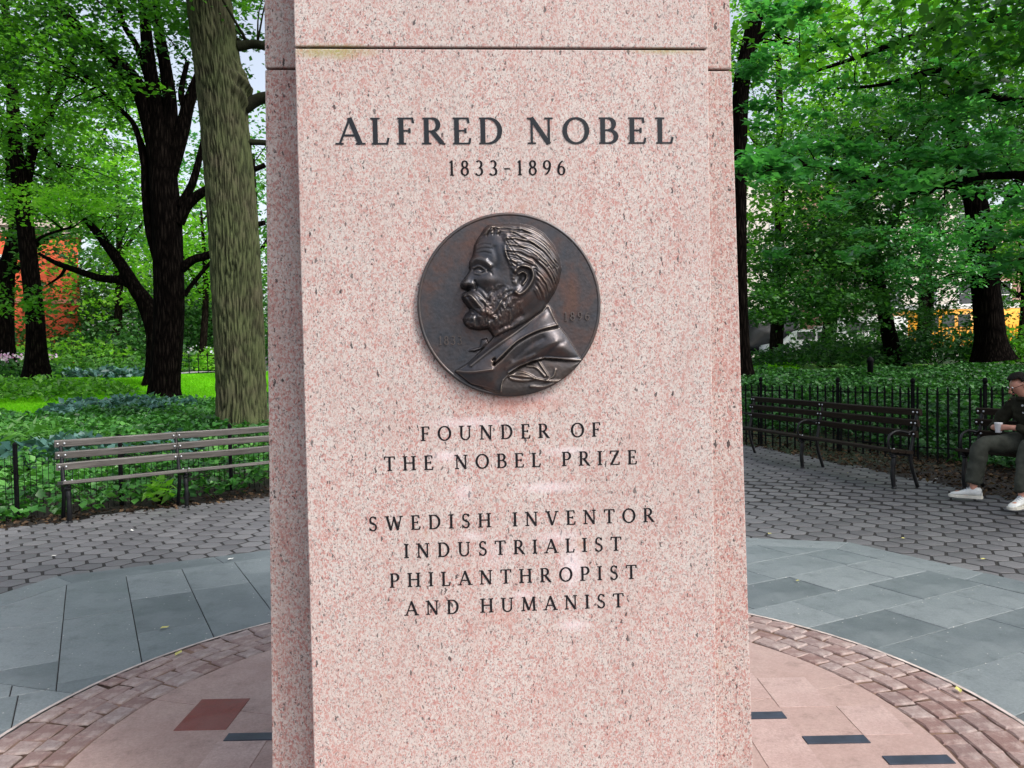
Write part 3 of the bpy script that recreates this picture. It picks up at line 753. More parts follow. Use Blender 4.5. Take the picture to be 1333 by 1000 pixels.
    f -= stroke([(306, 526), (328, 540), (348, 560)], 5, .016)
    f += gau(318, 492, 36, 24, .034, -40)+gau(296, 488, 20, 20, .036)
    msk = np.clip(1-np.hypot((X-(326-490)/436)/.17, (Y-(508-495)/436)/.13), 0, 1)**.4
    f += msk*.014*np.sin(((X-(-Y))*436*.70)/4.2+vn(6, 6, 61)*5)
    # beard: bunched wavy locks
    bm_ = np.clip(1-np.hypot((X-(345-490)/436)/.20, (Y-(508-585)/436)/.13), 0, 1)**.5
    bm2 = np.clip(1-np.hypot((X-(440-490)/436)/.27, (Y-(508-530)/436)/.26), 0, 1)**.5*(X > (372-490)/436)
    wv = np.sin((X*60+Y*34)+vn(5, 5, 3)*9)*.5+vn(26, 30, 8, 3)*1.2
    f += np.clip(bm_*1.2, 0, 1)*(.030+.024*wv) + bm2*(.012+.018*(vn(34, 22, 5, 3)*1.6+.5*np.sin((X*46-Y*58)+vn(6, 6, 4)*8)))
    # neck
    f -= gau(560, 545, 110, 34, .05, 30)
    f -= stroke([(420, 628), (480, 600), (540, 560)], 14, .03)
    # hair: back-combed locks
    hair = P([(330, 228), (345, 200), (362, 178), (378, 150), (405, 131), (450, 130), (500, 127), (545, 128), (600, 140), (655, 172), (702, 228), (728, 285), (738, 340), (726, 395), (704, 448), (680, 485), (660, 498),
              (620, 490), (596, 450), (604, 400), (600, 352), (572, 334), (535, 332), (520, 380), (506, 440), (492, 400), (486, 350), (474, 300), (462, 262), (466, 225), (450, 190), (420, 178), (372, 190)])
    ha = sdf(hair); hm = np.clip(ha/.05, 0, 1)
    qx, qy = X*436+490, 508-Y*436
    # flow lines fan from the parting over the crown to the nape
    rho = np.hypot((qx-440), (qy-520)*1.0); psi = np.arctan2(520-qy, qx-440)
    warp = vn(4, 4, 21)*26
    coord = rho+warp
    st = .40*np.sin(coord/4.2+.8*np.sin(psi*5))+.35*np.sin(coord/9.5+1.3+psi*2.5)+.40*np.sin(coord/2.4+psi*4)
    clump = np.clip(st, -1, 1)
    f += hm*(.024+.015*clump)
    for pts in ([(470, 210), (500, 260), (540, 300), (600, 330)], [(466, 240), (480, 290), (520, 325), (580, 345)], [(478, 190), (530, 235), (600, 275), (660, 330)], [(500, 170), (570, 210), (640, 265), (690, 340)],
                [(540, 155), (610, 195), (670, 255), (708, 330)], [(470, 260), (486, 310), (512, 345)], [(400, 160), (420, 145), (440, 160), (436, 178)], [(380, 180), (396, 150), (412, 150), (410, 176)],
                [(600, 340), (650, 390), (672, 450)], [(620, 300), (672, 350), (700, 410)]):
        f += stroke(pts, 9, .016, 5); f -= stroke([(a+7, b+9) for a, b in pts], 3.5, .016)
    # ear
    f += hm*0 - gau(550, 400, 52, 62, .006)
    f += stroke([(512, 362), (530, 340), (562, 336), (590, 352), (597, 385), (582, 420), (556, 452), (530, 466), (512, 456)], 9, .052, 8)
    f -= gau(556, 385, 22, 28, .050, -20); f += stroke([(530, 372), (548, 362), (566, 372), (566, 395), (548, 420)], 5, .030) + gau(524, 448, 15, 14, .030) + gau(516, 412, 8, 14, .018)
    f -= gau(540, 405, 9, 14, .03)
    hh = H0+hd+f*1.0
    H = np.where(hs_ > 0, np.maximum(hh, H0+.02), H)
    # coat details only outside the head
    g2 = 0
    g2 += stroke([(300, 790), (420, 700), (540, 620), (660, 520)], 9, .030) - stroke([(300, 800), (425, 712), (548, 632), (668, 545)], 5, .0)
    g2 += stroke([(672, 512), (694, 565), (722, 616)], 8, .024)
    g2 -= stroke([(408, 790), (440, 765), (520, 690), (620, 640), (722, 616)], 5, .055)
    g2 -= stroke([(408, 790), (412, 765), (405, 768)], 5, .05)
    g2 += stroke([(415, 775), (460, 735), (540, 672), (630, 632), (716, 606)], 8, .022)
    g2 += gau(470, 690, 60, 30, .020, 38) + gau(610, 590, 60, 30, .02, 25)
    g2 += gau(715, 705, 60, 50, .035, -40)
    for pts, w_, h_ in (([(500, 760), (580, 700), (640, 670)], 16, -.02), ([(560, 780), (640, 720), (700, 690)], 14, .016), ([(640, 760), (690, 710), (740, 690)], 12, -.014), ([(470, 810), (520, 780), (600, 750)], 9, .014)): g2 += stroke(pts, w_, h_)
    g2 += stroke([(480, 832), (560, 792), (650, 766), (740, 772), (830, 778)], 7, .030)
    g2 += stroke([(228, 816), (300, 822), (400, 812)], 6, .024)
    H = np.where((cs_ > 0) & (hs_ <= 0), H+g2, H)
    # bow tie end and collar point
    bt = dome(sdf(P([(300, 715), (345, 705), (352, 670), (380, 664), (388, 690), (360, 712), (318, 728), (288, 722)])), .035, .04)
    H = np.where((cs_ <= 0) & (hs_ <= 0), H+bt, H)
    # laurel sprig below the cut
    g3 = stroke([(440, 915), (446, 870), (480, 842), (560, 850), (660, 872), (735, 874)], 5, .024)
    for pts in ([(480, 845), (520, 828), (570, 840), (600, 862), (540, 868), (490, 858), (480, 845)], [(565, 800), (610, 808), (650, 850)], [(620, 775), (640, 810), (665, 850)], [(655, 870), (690, 850), (700, 820)], [(690, 884), (640, 900), (580, 895)]): g3 += stroke(pts, 5, .020)
    g3 += gau(540, 850, 52, 14, .018) + vn(9, 9, 40)*.006
    H = np.where((ls_ > 0) & (cs_ <= 0), H+g3, H)
    H += vn(40, 40, 77, 2)*.0009
    for _ in range(2):
        Hp = np.pad(H, 1, 'edge'); H = (Hp[:-2, 1:-1]+Hp[2:, 1:-1]+Hp[1:-1, :-2]+Hp[1:-1, 2:]+2*Hp[1:-1, 1:-1])/6
    lab = np.zeros(X.shape, int)                                           # 0 field
    lab[(ls_ > 0)] = 3; lab[cs_ > 0] = 2; lab[hs_ > 0] = 1; lab[(hs_ > 0) & (ha > 0)] = 4
    earm = sdf(P([(506, 360), (526, 336), (562, 328), (598, 346), (606, 385), (592, 424), (562, 460), (530, 476), (506, 462), (512, 420)]))
    lab[(earm > 0)] = 5
    bdm = sdf(P([(268, 575), (284, 552), (312, 545), (360, 552), (420, 520), (470, 500), (500, 470), (505, 500), (470, 560), (410, 620), (345, 626), (290, 612)]))
    lab[(bdm > 0) & (hs_ > 0)] = 6
    msm = sdf(P([(264, 466), (270, 448), (300, 446), (340, 470), (372, 510), (398, 540), (392, 560), (356, 558), (320, 520), (290, 492)]))
    lab[(msm > 0) & (hs_ > 0)] = 7
    names = {0: 'plaque_field', 1: 'face_relief', 2: 'coat_relief', 3: 'laurel_relief', 4: 'hair_relief', 5: 'ear_relief', 6: 'beard_relief', 7: 'moustache_relief'}
    idx = np.arange(N*N).reshape(N, N)
    q = np.stack([idx[:-1, :-1], idx[:-1, 1:], idx[1:, 1:], idx[1:, :-1]], -1).reshape(-1, 4)
    flab = lab[:-1, :-1].reshape(-1); Rm = Rr[:-1, :-1].reshape(-1); ok = Rm < .985
    pos = np.stack([X*MR, -H*MR*.80-.006, Y*MR], -1).reshape(-1, 3)
    for L, nm in names.items():
        fq = q[(flab == L) & ok]
        if not len(fq): continue
        used, inv = np.unique(fq, return_inverse=True)
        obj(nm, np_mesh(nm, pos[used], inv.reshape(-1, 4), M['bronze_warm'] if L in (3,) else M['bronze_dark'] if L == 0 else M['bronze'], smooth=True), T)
    # rim: lathe about the local y axis
    prof = [(.965, -.0), (.965, .040*.8), (.975, .047*.8), (.99, .046*.8), (1.0, .036*.8), (1.0, -.03)]
    mb = MB(); n = 128
    for r, h in prof:
        for j in range(n): a = 2*pi*j/n; mb.v.append((r*MR*cos(a), -h*MR-.006, r*MR*sin(a)))
    for i in range(len(prof)-1):
        for j in range(n): mb.f.append((i*n+j, (i+1)*n+j, (i+1)*n+(j+1) % n, i*n+(j+1) % n))
    mb.build('rim', M['bronze_dark'], T, True)
    # dates cast low in the field
    for txt, u0, u1, v in (('1833', 150, 262, 692), ('1896', 748, 872, 588)):
        text_line(txt, (u0-490)/436*MR, (u1-490)/436*MR, (508-v)/436*MR, .0235, (.12, .09, .08), .0026, M['bronze_dark'], T, y=-.0142)
build_medallion()

# ------------------------------------------------------------------ leaves
def leaves(name, C, size, mat, parent=None, tint=None, tilt=.6, aspect=.62, up_bias=1.0, size_var=.5, droop=0.0, **kw):
    """C (N,3): one folded two-triangle leaf at each point"""
    C = np.asarray(C, np.float32); n = len(C)
    nrm = RNG.normal(0, tilt, (n, 3)); nrm[:, 2] = up_bias+nrm[:, 2]*.5; nrm /= np.linalg.norm(nrm, axis=1, keepdims=True)
    a = RNG.uniform(0, 2*pi, n); d = np.stack([np.cos(a), np.sin(a), np.full(n, -droop)], 1); d -= nrm*np.sum(d*nrm, 1, keepdims=True); d /= np.linalg.norm(d, axis=1, keepdims=True)
    s = np.cross(nrm, d); L = (size*(1+size_var*RNG.uniform(-1, 1, n)))[:, None]
    W = L*aspect/2; mid = C+d*L*.42
    V = np.stack([C, mid+s*W+nrm*W*.35, C+d*L, mid-s*W+nrm*W*.35], 1).reshape(-1, 3)
    b = (np.arange(n)*4)[:, None]; F = np.concatenate([b+[[0, 2, 1]], b+[[0, 3, 2]]], 1).reshape(-1, 3)
    if tint is None: tint = RNG.uniform(0, 1, n)
    t = np.repeat(np.clip(np.asarray(tint), 0, 1), 2)
    return obj(name, np_mesh(name, V, F, mat, t), parent, **kw)
def ellipsoid_pts(c, r, n, shell=.55):
    d = RNG.normal(0, 1, (n, 3)); d /= np.linalg.norm(d, axis=1, keepdims=True); k = (shell+(1-shell)*RNG.uniform(0, 1, n)**.6)[:, None]
    return np.asarray(c)+d*k*np.asarray(r)
def spray(cl, per, rad, flat=.28):
    """leaves gathered in flat hanging sprays round the cluster centres"""
    n = len(cl)*per; c = np.repeat(cl, per, 0); a = RNG.uniform(0, 2*pi, n); r = rad*np.sqrt(RNG.uniform(0, 1, n))
    rr = np.repeat(RNG.uniform(.55, 1.3, len(cl)), per); r = r*rr
    # elongate every spray along its own heading
    th = np.repeat(RNG.uniform(0, 2*pi, len(cl)), per); x = r*np.cos(a)*1.5; y = r*np.sin(a)*.65
    o = np.stack([x*np.cos(th)-y*np.sin(th), x*np.sin(th)+y*np.cos(th), RNG.normal(0, flat*rad*.5, n)-.35*(r**2)/rad], 1)
    t = np.repeat(RNG.uniform(0, 1, len(cl)), per)*.6+RNG.uniform(0, 1, n)*.4
    return c+o, t

def bark_tube(mb, pts, rad, n=12, m=5, rough=.05, flare=0.0, buttress=0):
    P = catmull(pts, m); R_ = np.interp(np.linspace(0, 1, len(P)), np.linspace(0, 1, len(rad)), rad)
    k = len(mb.v); ref = Vector((1, .1, 0)); ph = random.uniform(0, 6)
    for i, p in enumerate(P):
        d = (P[min(i+1, len(P)-1)]-P[max(i-1, 0)]).normalized(); a = (ref-d*ref.dot(d)).normalized(); b = d.cross(a); ref = a
        for j in range(n):
            t = 2*pi*j/n; q = R_[i]*(1+rough*(sin(t*3+ph+i*.23)*.6+sin(t*5+i*.5-ph)*.4))
            if flare: h = max(0, 1-i/(len(P)*flare)); q *= 1+h*h*(.28+.30*max(0, sin(t*buttress+ph)))
            mb.v.append(tuple(p+(a*cos(t)+b*sin(t))*q))
    for i in range(len(P)-1):
        for j in range(n): mb.f.append((k+i*n+j, k+i*n+(j+1) % n, k+(i+1)*n+(j+1) % n, k+(i+1)*n+j))
    e = k+(len(P)-1)*n; mb.f.append(tuple(e+j for j in range(n)))
    return P

def make_tree(label, base, trunk, limbs, bark, crowns, cat='tree', group=None, n=14, flare=.22, twigs=60, twig_reach=2.6, trunk_mesh=None):
    """trunk: (points, radii); limbs: list of (points, radii); crowns: list of dict(c,r,n,per,rad,size,mat)"""
    base = Vector(base); T = thing('tree', base, label, cat, group)
    mb = MB(); anchors = []
    if trunk_mesh: trunk_mesh(T, base)
    else:
        P = bark_tube(mb, [Vector(p)-base for p in trunk[0]], trunk[1], n, 6, .06, flare, 5); mb.build('trunk', bark, T, True)
        anchors += P[len(P)//2:]
    for lp, lr in limbs:
        m2 = MB(); P = bark_tube(m2, [Vector(p)-base for p in lp], lr, max(6, n-5), 5, .08); m2.build('limb', bark, T, True); anchors += P[2:]
    allc = []
    for i, cdef in enumerate(crowns):
        cl = ellipsoid_pts(Vector(cdef['c'])-base, cdef['r'], cdef['n'], cdef.get('shell', .35)) if 'c' in cdef else np.asarray(cdef['pts'])-np.asarray(base)
        C, t = spray(cl, cdef['per'], cdef['rad'], cdef.get('flat', .3))
        leaves('crown' if i == 0 else 'crown', C, cdef['size'], M[cdef.get('mat', 'leaf')], T, t, cdef.get('tilt', .55), kind=None)
        allc.append(cl)
    if anchors and twigs and allc:
        A = np.array([tuple(a) for a in anchors]); cl = np.concatenate(allc); m3 = MB(); RNG.shuffle(cl); c0 = 0
        for c in cl:
            dd = np.linalg.norm(A-c, axis=1); i = int(np.argmin(dd+RNG.uniform(0, .8, len(A))))
            if dd[i] > twig_reach: continue
            a = Vector(A[i]); b = Vector(c); mid = (a+b)/2+Vector((random.uniform(-.15, .15), random.uniform(-.15, .15), random.uniform(0, .3)))*dd[i]*.4
            r0 = .008+.008*dd[i]; m3.tube(catmull([a, mid, b], 3), [r0, r0*.85, r0*.7, r0*.6, r0*.5, r0*.4, .004], 5); c0 += 1
            if c0 >= twigs: break
        if m3.v: m3.build('twigs', bark, T, True, kind='stuff')
    return T
def g0(px, Y): 
    p = at(px, 480, Y); return Vector((p.x, p.y, tz(p.x, p.y)-.05))
def LP(Y, *pp):      # image-ish polyline at depth Y (tuples may carry their own depth)
    return [at(q[0], q[1], q[2] if len(q) > 2 else Y) for q in pp]

# --- big mossy trunk beside the monument, bark furrows as geometry
def big_trunk(T, base):
    pts = [Vector(p)-base for p in LP(14, (314, 575), (313, 500), (309, 400), (303, 280), (293, 160), (282, 70), (272, 0), (262, -120), (255, -300))]
    rad = [.41, .385, .39, .385, .37, .355, .34, .30, .24]
    from mathutils import noise as mn
    P = catmull(pts, 34); Rr = np.interp(np.linspace(0, 1, len(P)), np.linspace(0, 1, len(rad)), rad); n = 210; V = []; RG = []
    for i, p in enumerate(P):
        h = p.z
        for j in range(n):
            t = 2*pi*j/n; dx, dy = cos(t), sin(t)
            q = Vector((dx*7.0, dy*7.0, h*1.5+.25*sin(t*3)))
            r1 = abs(mn.noise(q*2.1)); r2 = mn.noise(q*5.0); ridge = min(1, r1*3.0)+.25*mn.noise(q*4.3); RG.append(ridge)
            rr = Rr[i]*(1+.03*sin(t*3+h*.7)) + .036*ridge+.010*r2
            # swelling where the limbs leave, and a healed knot lower down
            kz, kt = 6.05, -.35
            da = math.atan2(sin(t-kt), cos(t-kt)); rr += .17*math.exp(-(da/.55)**2-((h-kz)/.30)**2)*(1+.35*sin(h*22+da*9))
            da = math.atan2(sin(t+1.35), cos(t+1.35)); kk = math.exp(-((da/.3)**2+((h-2.9)/.16)**2)); rr += .035*kk*cos(8*math.hypot(da/.3, (h-2.9)/.16))
            rr += .10*math.exp(-h/.16)*(1+.5*sin(t*5))
            V.append((p.x+dx*rr, p.y+dy*rr, p.z))
    F = [(i*n+j, i*n+(j+1) % n, (i+1)*n+(j+1) % n, (i+1)*n+j) for i in range(len(P)-1) for j in range(n)]
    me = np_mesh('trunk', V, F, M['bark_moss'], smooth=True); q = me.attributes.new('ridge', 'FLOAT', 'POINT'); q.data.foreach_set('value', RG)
    obj('trunk', me, T)
bt = at(314, 560, 14); bt = Vector((bt.x, bt.y, tz(bt.x, bt.y)-.12))
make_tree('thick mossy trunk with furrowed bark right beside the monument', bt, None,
    [(LP(14, (318, 140), (340, 128), (380, 120), (460, 60)), [.12, .10, .09, .05]), (LP(14, (310, 60), (335, 58), (380, 66, 13.5), (450, 40, 13)), [.09, .075, .06, .03]),
     (LP(14, (322, 185), (345, 186), (400, 190)), [.06, .05, .04])], M['bark_moss'],
    [dict(c=at(330, -120, 14), r=(3.2, 2.6, 1.5), n=110, per=60, rad=.5, size=.10, mat='leaf'),
     dict(c=at(150, -60, 13), r=(2.6, 2.0, .9), n=55, per=60, rad=.5, size=.10, mat='leaf')], trunk_mesh=big_trunk, twigs=10)

# --- dark double tree
b2 = g0(213, 19); Y = 19
make_tree('dark trunk with spreading limbs in the middle of the lawn', b2,
    (LP(Y, (213, 532), (214, 505), (219, 440), (221, 380), (217, 300), (213, 240), (211, 195), (208, 150), (203, 110)), [.42, .36, .34, .345, .34, .32, .28, .18, .05]), 
    [(LP(Y, (209, 235), (198, 175), (182, 118), (150, 78), (118, 50), (85, 22), (52, -20)), [.22, .20, .19, .17, .15, .13, .10]),
     (LP(Y, (210, 225), (204, 150), (196, 90), (190, 40), (186, -20)), [.20, .18, .15, .13, .10]),
     (LP(Y, (196, 110), (178, 60), (160, 30), (150, -15)), [.09, .07, .06, .05]),
     (LP(Y, (215, 220), (222, 150), (216, 90), (205, 30), (200, -20)), [.19, .17, .14, .11, .08]),
     (LP(Y, (219, 230), (236, 175), (246, 135), (262, 90), (285, 30)), [.20, .17, .14, .10, .07]),
     (LP(Y, (190, 225), (176, 165), (148, 135), (122, 108), (106, 92)), [.08, .06, .05, .04, .03]),
     (LP(Y, (208, 350), (196, 300), (190, 250), (187, 200), (175, 165)), [.10, .12, .10, .08, .06]),
     (LP(Y, (232, 290), (244, 268), (262, 252), (290, 238), (345, 215)), [.15, .12, .11, .09, .06]),
     (LP(Y, (236, 350), (252, 338), (275, 330), (310, 300), (345, 290)), [.12, .10, .09, .08, .06]),
     (LP(Y, (234, 268), (250, 240), (262, 195), (270, 170), (300, 150)), [.10, .09, .07, .06, .05]),
     (LP(Y, (226, 190), (240, 150), (236, 120), (244, 80)), [.10, .08, .07, .05]),
     (LP(Y, (240, 385), (252, 368), (276, 340), (300, 318)), [.06, .05, .045, .03])],
    M['bark_dark'],
    [dict(c=at(150, 40, 19), r=(3.4, 2.6, 1.7), n=150, per=46, rad=.55, size=.13, mat='leaf_dark'),
     dict(c=at(60, 90, 18), r=(2.4, 2, 1.4), n=70, per=45, rad=.5, size=.13, mat='leaf'),
     dict(c=at(260, -60, 19), r=(3, 2.5, 1.6), n=80, per=45, rad=.55, size=.13, mat='leaf_dark')], n=18, flare=.16, twigs=80)
b3 = g0(205, 23); Y = 23
make_tree('leaning forked trunk just behind the dark lawn tree', b3,
    (LP(Y, (205, 503), (204, 470), (202, 430), (190, 395), (176, 375), (158, 345), (128, 305), (110, 285)), [.33, .30, .27, .24, .20, .16, .12, .07]),
    [(LP(Y, (183, 382), (160, 366), (130, 362), (100, 352), (72, 342), (50, 330)), [.15, .13, .11, .09, .07, .04]),
     (LP(Y, (160, 348), (150, 330), (130, 318)), [.07, .05, .03]), (LP(Y, (86, 348), (78, 360), (60, 372)), [.05, .04, .02])], M['bark_dark'],
    [dict(c=at(150, 290, 23), r=(1.4, 1.4, .8), n=16, per=40, rad=.5, size=.14, mat='leaf')], n=14, flare=.2, twigs=24)
b4 = g0(48, 24.5); Y = 24.5
make_tree('slim forked trunk in front of the red brick building', b4,
    (LP(Y, (48, 495), (46, 430), (40, 360), (33, 290), (26, 235), (18, 170), (14, 90), (8, 20), (2, -30)), [.33, .27, .25, .24, .22, .19, .15, .12, .09]),
    [(LP(Y, (30, 262), (42, 200), (58, 165), (72, 135), (86, 100), (98, 60)), [.17, .14, .12, .10, .08, .05]), (LP(Y, (38, 205), (44, 160), (62, 120), (72, 85)), [.09, .08, .06, .04]),
     (LP(Y, (52, 180), (62, 200), (78, 218)), [.05, .04, .03]), (LP(Y, (36, 330), (52, 310), (78, 300), (95, 296)), [.07, .05, .04, .03]), (LP(Y, (24, 200), (8, 172), (-20, 160)), [.08, .06, .05])], M['bark_dark'],
    [dict(c=at(60, 250, 26), r=(3.2, 1.6, 1.3), n=75, per=40, rad=.6, size=.15, mat='leaf'), dict(c=at(40, 120, 24), r=(3.6, 2.6, 2.4), n=170, per=42, rad=.6, size=.15, mat='leaf'), dict(c=at(45, 262, 22), r=(1.8, 1.2, .5), n=30, per=38, rad=.55, size=.14, mat='leaf_light'),
     dict(c=at(15, 380, 22), r=(1.2, 1, .8), n=16, per=36, rad=.5, size=.14, mat='leaf')], n=14, flare=.1, twigs=70)
b5 = g0(8, 30); Y = 30
make_tree('dark trunk at the far edge of the left lawn', b5,
    (LP(Y, (6, 490), (4, 430), (6, 370), (14, 330), (20, 280), (10, 200)), [.42, .36, .34, .25, .2, .12]), [(LP(Y, (4, 390), (-10, 330), (-30, 280)), [.22, .2, .15]), (LP(Y, (8, 360), (28, 345), (50, 318), (76, 306)), [.12, .1, .08, .04])], M['bark_dark'],
    [dict(c=at(0, 250, 30), r=(5, 3, 3.5), n=130, per=38, rad=.8, size=.2, mat='leaf_dark')], n=12, flare=.15, twigs=30)

# --- background trees, left
RB = random.Random(21)
def far_tree(label, px, Y, htop_px, wpx, mat, nC=150, size=.26, low=430, trunk_r=.25, group='background trees', bark='bark', lean=0):
    b = g0(px, Y); k = Y/FPX; ctr = at(px, (htop_px+low)/2, Y)
    r = (wpx*k/2, wpx*k/2*.7, (low-htop_px)*k/2)
    top = at(px+lean, htop_px+(low-htop_px)*.25, Y)
    mid = (b+top)/2
    make_tree(label, b, ([b, mid+Vector((.2, 0, 0)), top], [trunk_r, trunk_r*.75, trunk_r*.3]), [([mid, mid+Vector((wpx*k*.2, .3, (low-htop_px)*k*.2)), mid+Vector((wpx*k*.35, .3, (low-htop_px)*k*.4))], [trunk_r*.5, trunk_r*.3, .04]),
              ([mid, mid+Vector((-wpx*k*.18, .3, (low-htop_px)*k*.22)), mid+Vector((-wpx*k*.3, .3, (low-htop_px)*k*.42))], [trunk_r*.5, trunk_r*.3, .04])],
              M[bark], [dict(c=ctr, r=r, n=nC, per=34, rad=1.0*max(.6, Y/40), size=size, mat=mat, shell=.2, tilt=.7)], group=None, n=10, flare=.2, twigs=14)
far_tree('bright green tree filling the gap left of the dark trunk', 150, 38, 120, 190, 'leaf_light', 190, .22, 420, .22)
far_tree('fresh green tree low between dark trunk and thick mossy trunk', 262, 36, 230, 120, 'leaf_light', 95, .2, 410, .18)
far_tree('tall green tree high behind the slim forked trunk', 60, 46, -60, 320, 'leaf', 170, .3, 330, .3)
far_tree('deep green tree behind the leaning forked trunk', 150, 44, 300, 200, 'leaf_dark', 170, .24, 480, .25)
far_tree('deep green evergreen beyond the path left of the monument', 270, 42, 340, 150, 'leaf_dark', 190, .2, 480, .25)
far_tree('green tree rising at the far left behind others', -40, 50, 120, 260, 'leaf', 150, .3, 460, .3)
far_tree('pale distant tree behind the lawn trees', 210, 70, 90, 420, 'leaf_cool', 230, .4, 470, .3)
far_tree('tall tree hidden mostly behind the monument left edge', 330, 56, 110, 220, 'leaf', 150, .32, 470, .3)

# --- right side trees
far_tree('bright green tree top left of the right hand trees', 1010, 34, -120, 260, 'leaf_light', 230, .2, 260, .25)
far_tree('fresh green tree high behind the right benches', 1200, 42, -150, 380, 'leaf_light', 250, .26, 260, .25)
far_tree('green tree reaching out of the right frame edge', 1350, 34, -60, 200, 'leaf', 150, .22, 330, .25)
b6 = g0(968, 20); Y = 20
make_tree('straight dark trunk hugging the right edge of the monument', b6,
    (LP(Y, (966, 500), (963, 400), (962, 250), (964, 120), (975, 60), (988, 0), (1000, -70)), [.24, .2, .19, .2, .2, .19, .14]),
    [(LP(Y, (970, 80), (990, 50), (1005, 20), (1020, -30)), [.1, .08, .06, .04])], M['bark_dark'],
    [dict(c=at(1010, 60, 20), r=(2.0, 1.8, 1.8), n=60, per=44, rad=.5, size=.12, mat='leaf')], n=12, flare=.1)
b7 = g0(1166, 24); Y = 24
make_tree('thin dark trunk under drooping foliage behind the long bench', b7,
    (LP(Y, (1166, 478), (1156, 430), (1146, 380), (1138, 330), (1118, 270), (1100, 200)), [.24, .22, .19, .17, .14, .09]),
    [(LP(Y, (1140, 330), (1170, 270), (1190, 200), (1210, 130)), [.12, .10, .08, .05]), (LP(Y, (1145, 380), (1110, 350), (1060, 330), (1000, 335)), [.09, .07, .05, .03])], M['bark_dark'],
    [dict(c=at(1060, 350, 23), r=(2.3, 1.8, 1.75), n=150, per=46, rad=.5, size=.13, mat='leaf_dark'), dict(c=at(1110, 210, 23), r=(3.2, 2, 1.6), n=140, per=46, rad=.5, size=.13, mat='leaf_dark'),
     dict(c=at(1130, 300, 22.5), r=(2.2, 1.2, .8), n=70, per=42, rad=.45, size=.12, mat='leaf_dark'), dict(c=at(1110, 400, 22), r=(1.4, 1.0, .6), n=30, per=40, rad=.4, size=.12, mat='leaf_dark'), dict(c=at(1030, 395, 22), r=(2.1, 1.3, .75), n=72, per=40, rad=.45, size=.12, mat='leaf_dark')], n=12, flare=.14, twigs=60)
b8 = g0(1288, 22); Y = 22
make_tree('thick dark trunk nearest the seated person', b8,
    (LP(Y, (1292, 470), (1288, 420), (1280, 350), (1274, 290), (1262, 230), (1240, 160), (1225, 90)), [.42, .38, .35, .32, .27, .2, .12]),
    [(LP(Y, (1284, 330), (1310, 270), (1340, 210), (1380, 150)), [.16, .14, .12, .08]), (LP(Y, (1270, 260), (1230, 235), (1180, 200), (1150, 170)), [.13, .1, .08, .05]),
     (LP(Y, (1280, 360), (1310, 345), (1350, 330)), [.08, .06, .04])], M['bark_dark'],
    [dict(c=at(1270, 160, 22), r=(3.0, 2.2, 2.0), n=190, per=46, rad=.5, size=.13, mat='leaf_dark'), dict(c=at(1215, 345, 21.5), r=(1.9, 1.0, .8), n=62, per=40, rad=.42, size=.11, mat='leaf_cool'), dict(c=at(1235, 408, 23), r=(2.6, 1.0, .5), n=46, per=38, rad=.42, size=.11, mat='leaf_dark'), dict(c=at(1320, 300, 22), r=(1.3, 1.4, .9), n=44, per=42, rad=.45, size=.12, mat='leaf'),
     dict(c=at(1225, 300, 21), r=(1.5, 1.2, .55), n=28, per=40, rad=.45, size=.12, mat='leaf_cool')], n=14, flare=.14, twigs=90)
# near tree: its trunk stands outside the frame, its long low branches reach in over the benches
b9 = Vector((10.5, 12.5, tz(10.5, 12.5)-.05))
nb = [at(x, y, D) for x, y, D in ((980, 205, 10.5), (1010, 195, 11), (1045, 185, 11), (1085, 188, 11), (1120, 195, 10.8), (1160, 190, 11), (1200, 195, 11), (1240, 205, 11), (1280, 205, 11), (1320, 210, 11), (1000, 215, 10.5),
     (1060, 210, 10.5), (1110, 222, 10.5), (1150, 232, 10.5), (1180, 240, 10.5), (1225, 228, 10.8), (970, 215, 10.3), (1300, 190, 11.3), (1025, 225, 10.4), (1205, 232, 10.5),
     (980, 90, 13), (1030, 100, 13), (1080, 110, 13), (1130, 130, 13), (1180, 110, 13), (1240, 90, 13), (1290, 70, 13), (1320, 120, 12.5), (1310, 300, 11), (1325, 330, 11), (1290, 140, 12),
     (1335, 260, 10.5), (1340, 300, 10.3), (1320, 345, 10.8), (1240, 135, 13), (1070, 60, 13.5), (1160, 60, 13.5), (1250, 30, 13), (1330, 30, 12.5), (1010, 30, 13.5))]
rn = random.Random(4)
while len(nb) < 96:
    x_, y_ = rn.uniform(975, 1345), rn.uniform(-10, 335)
    if x_ > 1130 and x_ < 1300 and y_ > 290: continue
    nb.append(at(x_, y_, rn.uniform(12, 15.5)))
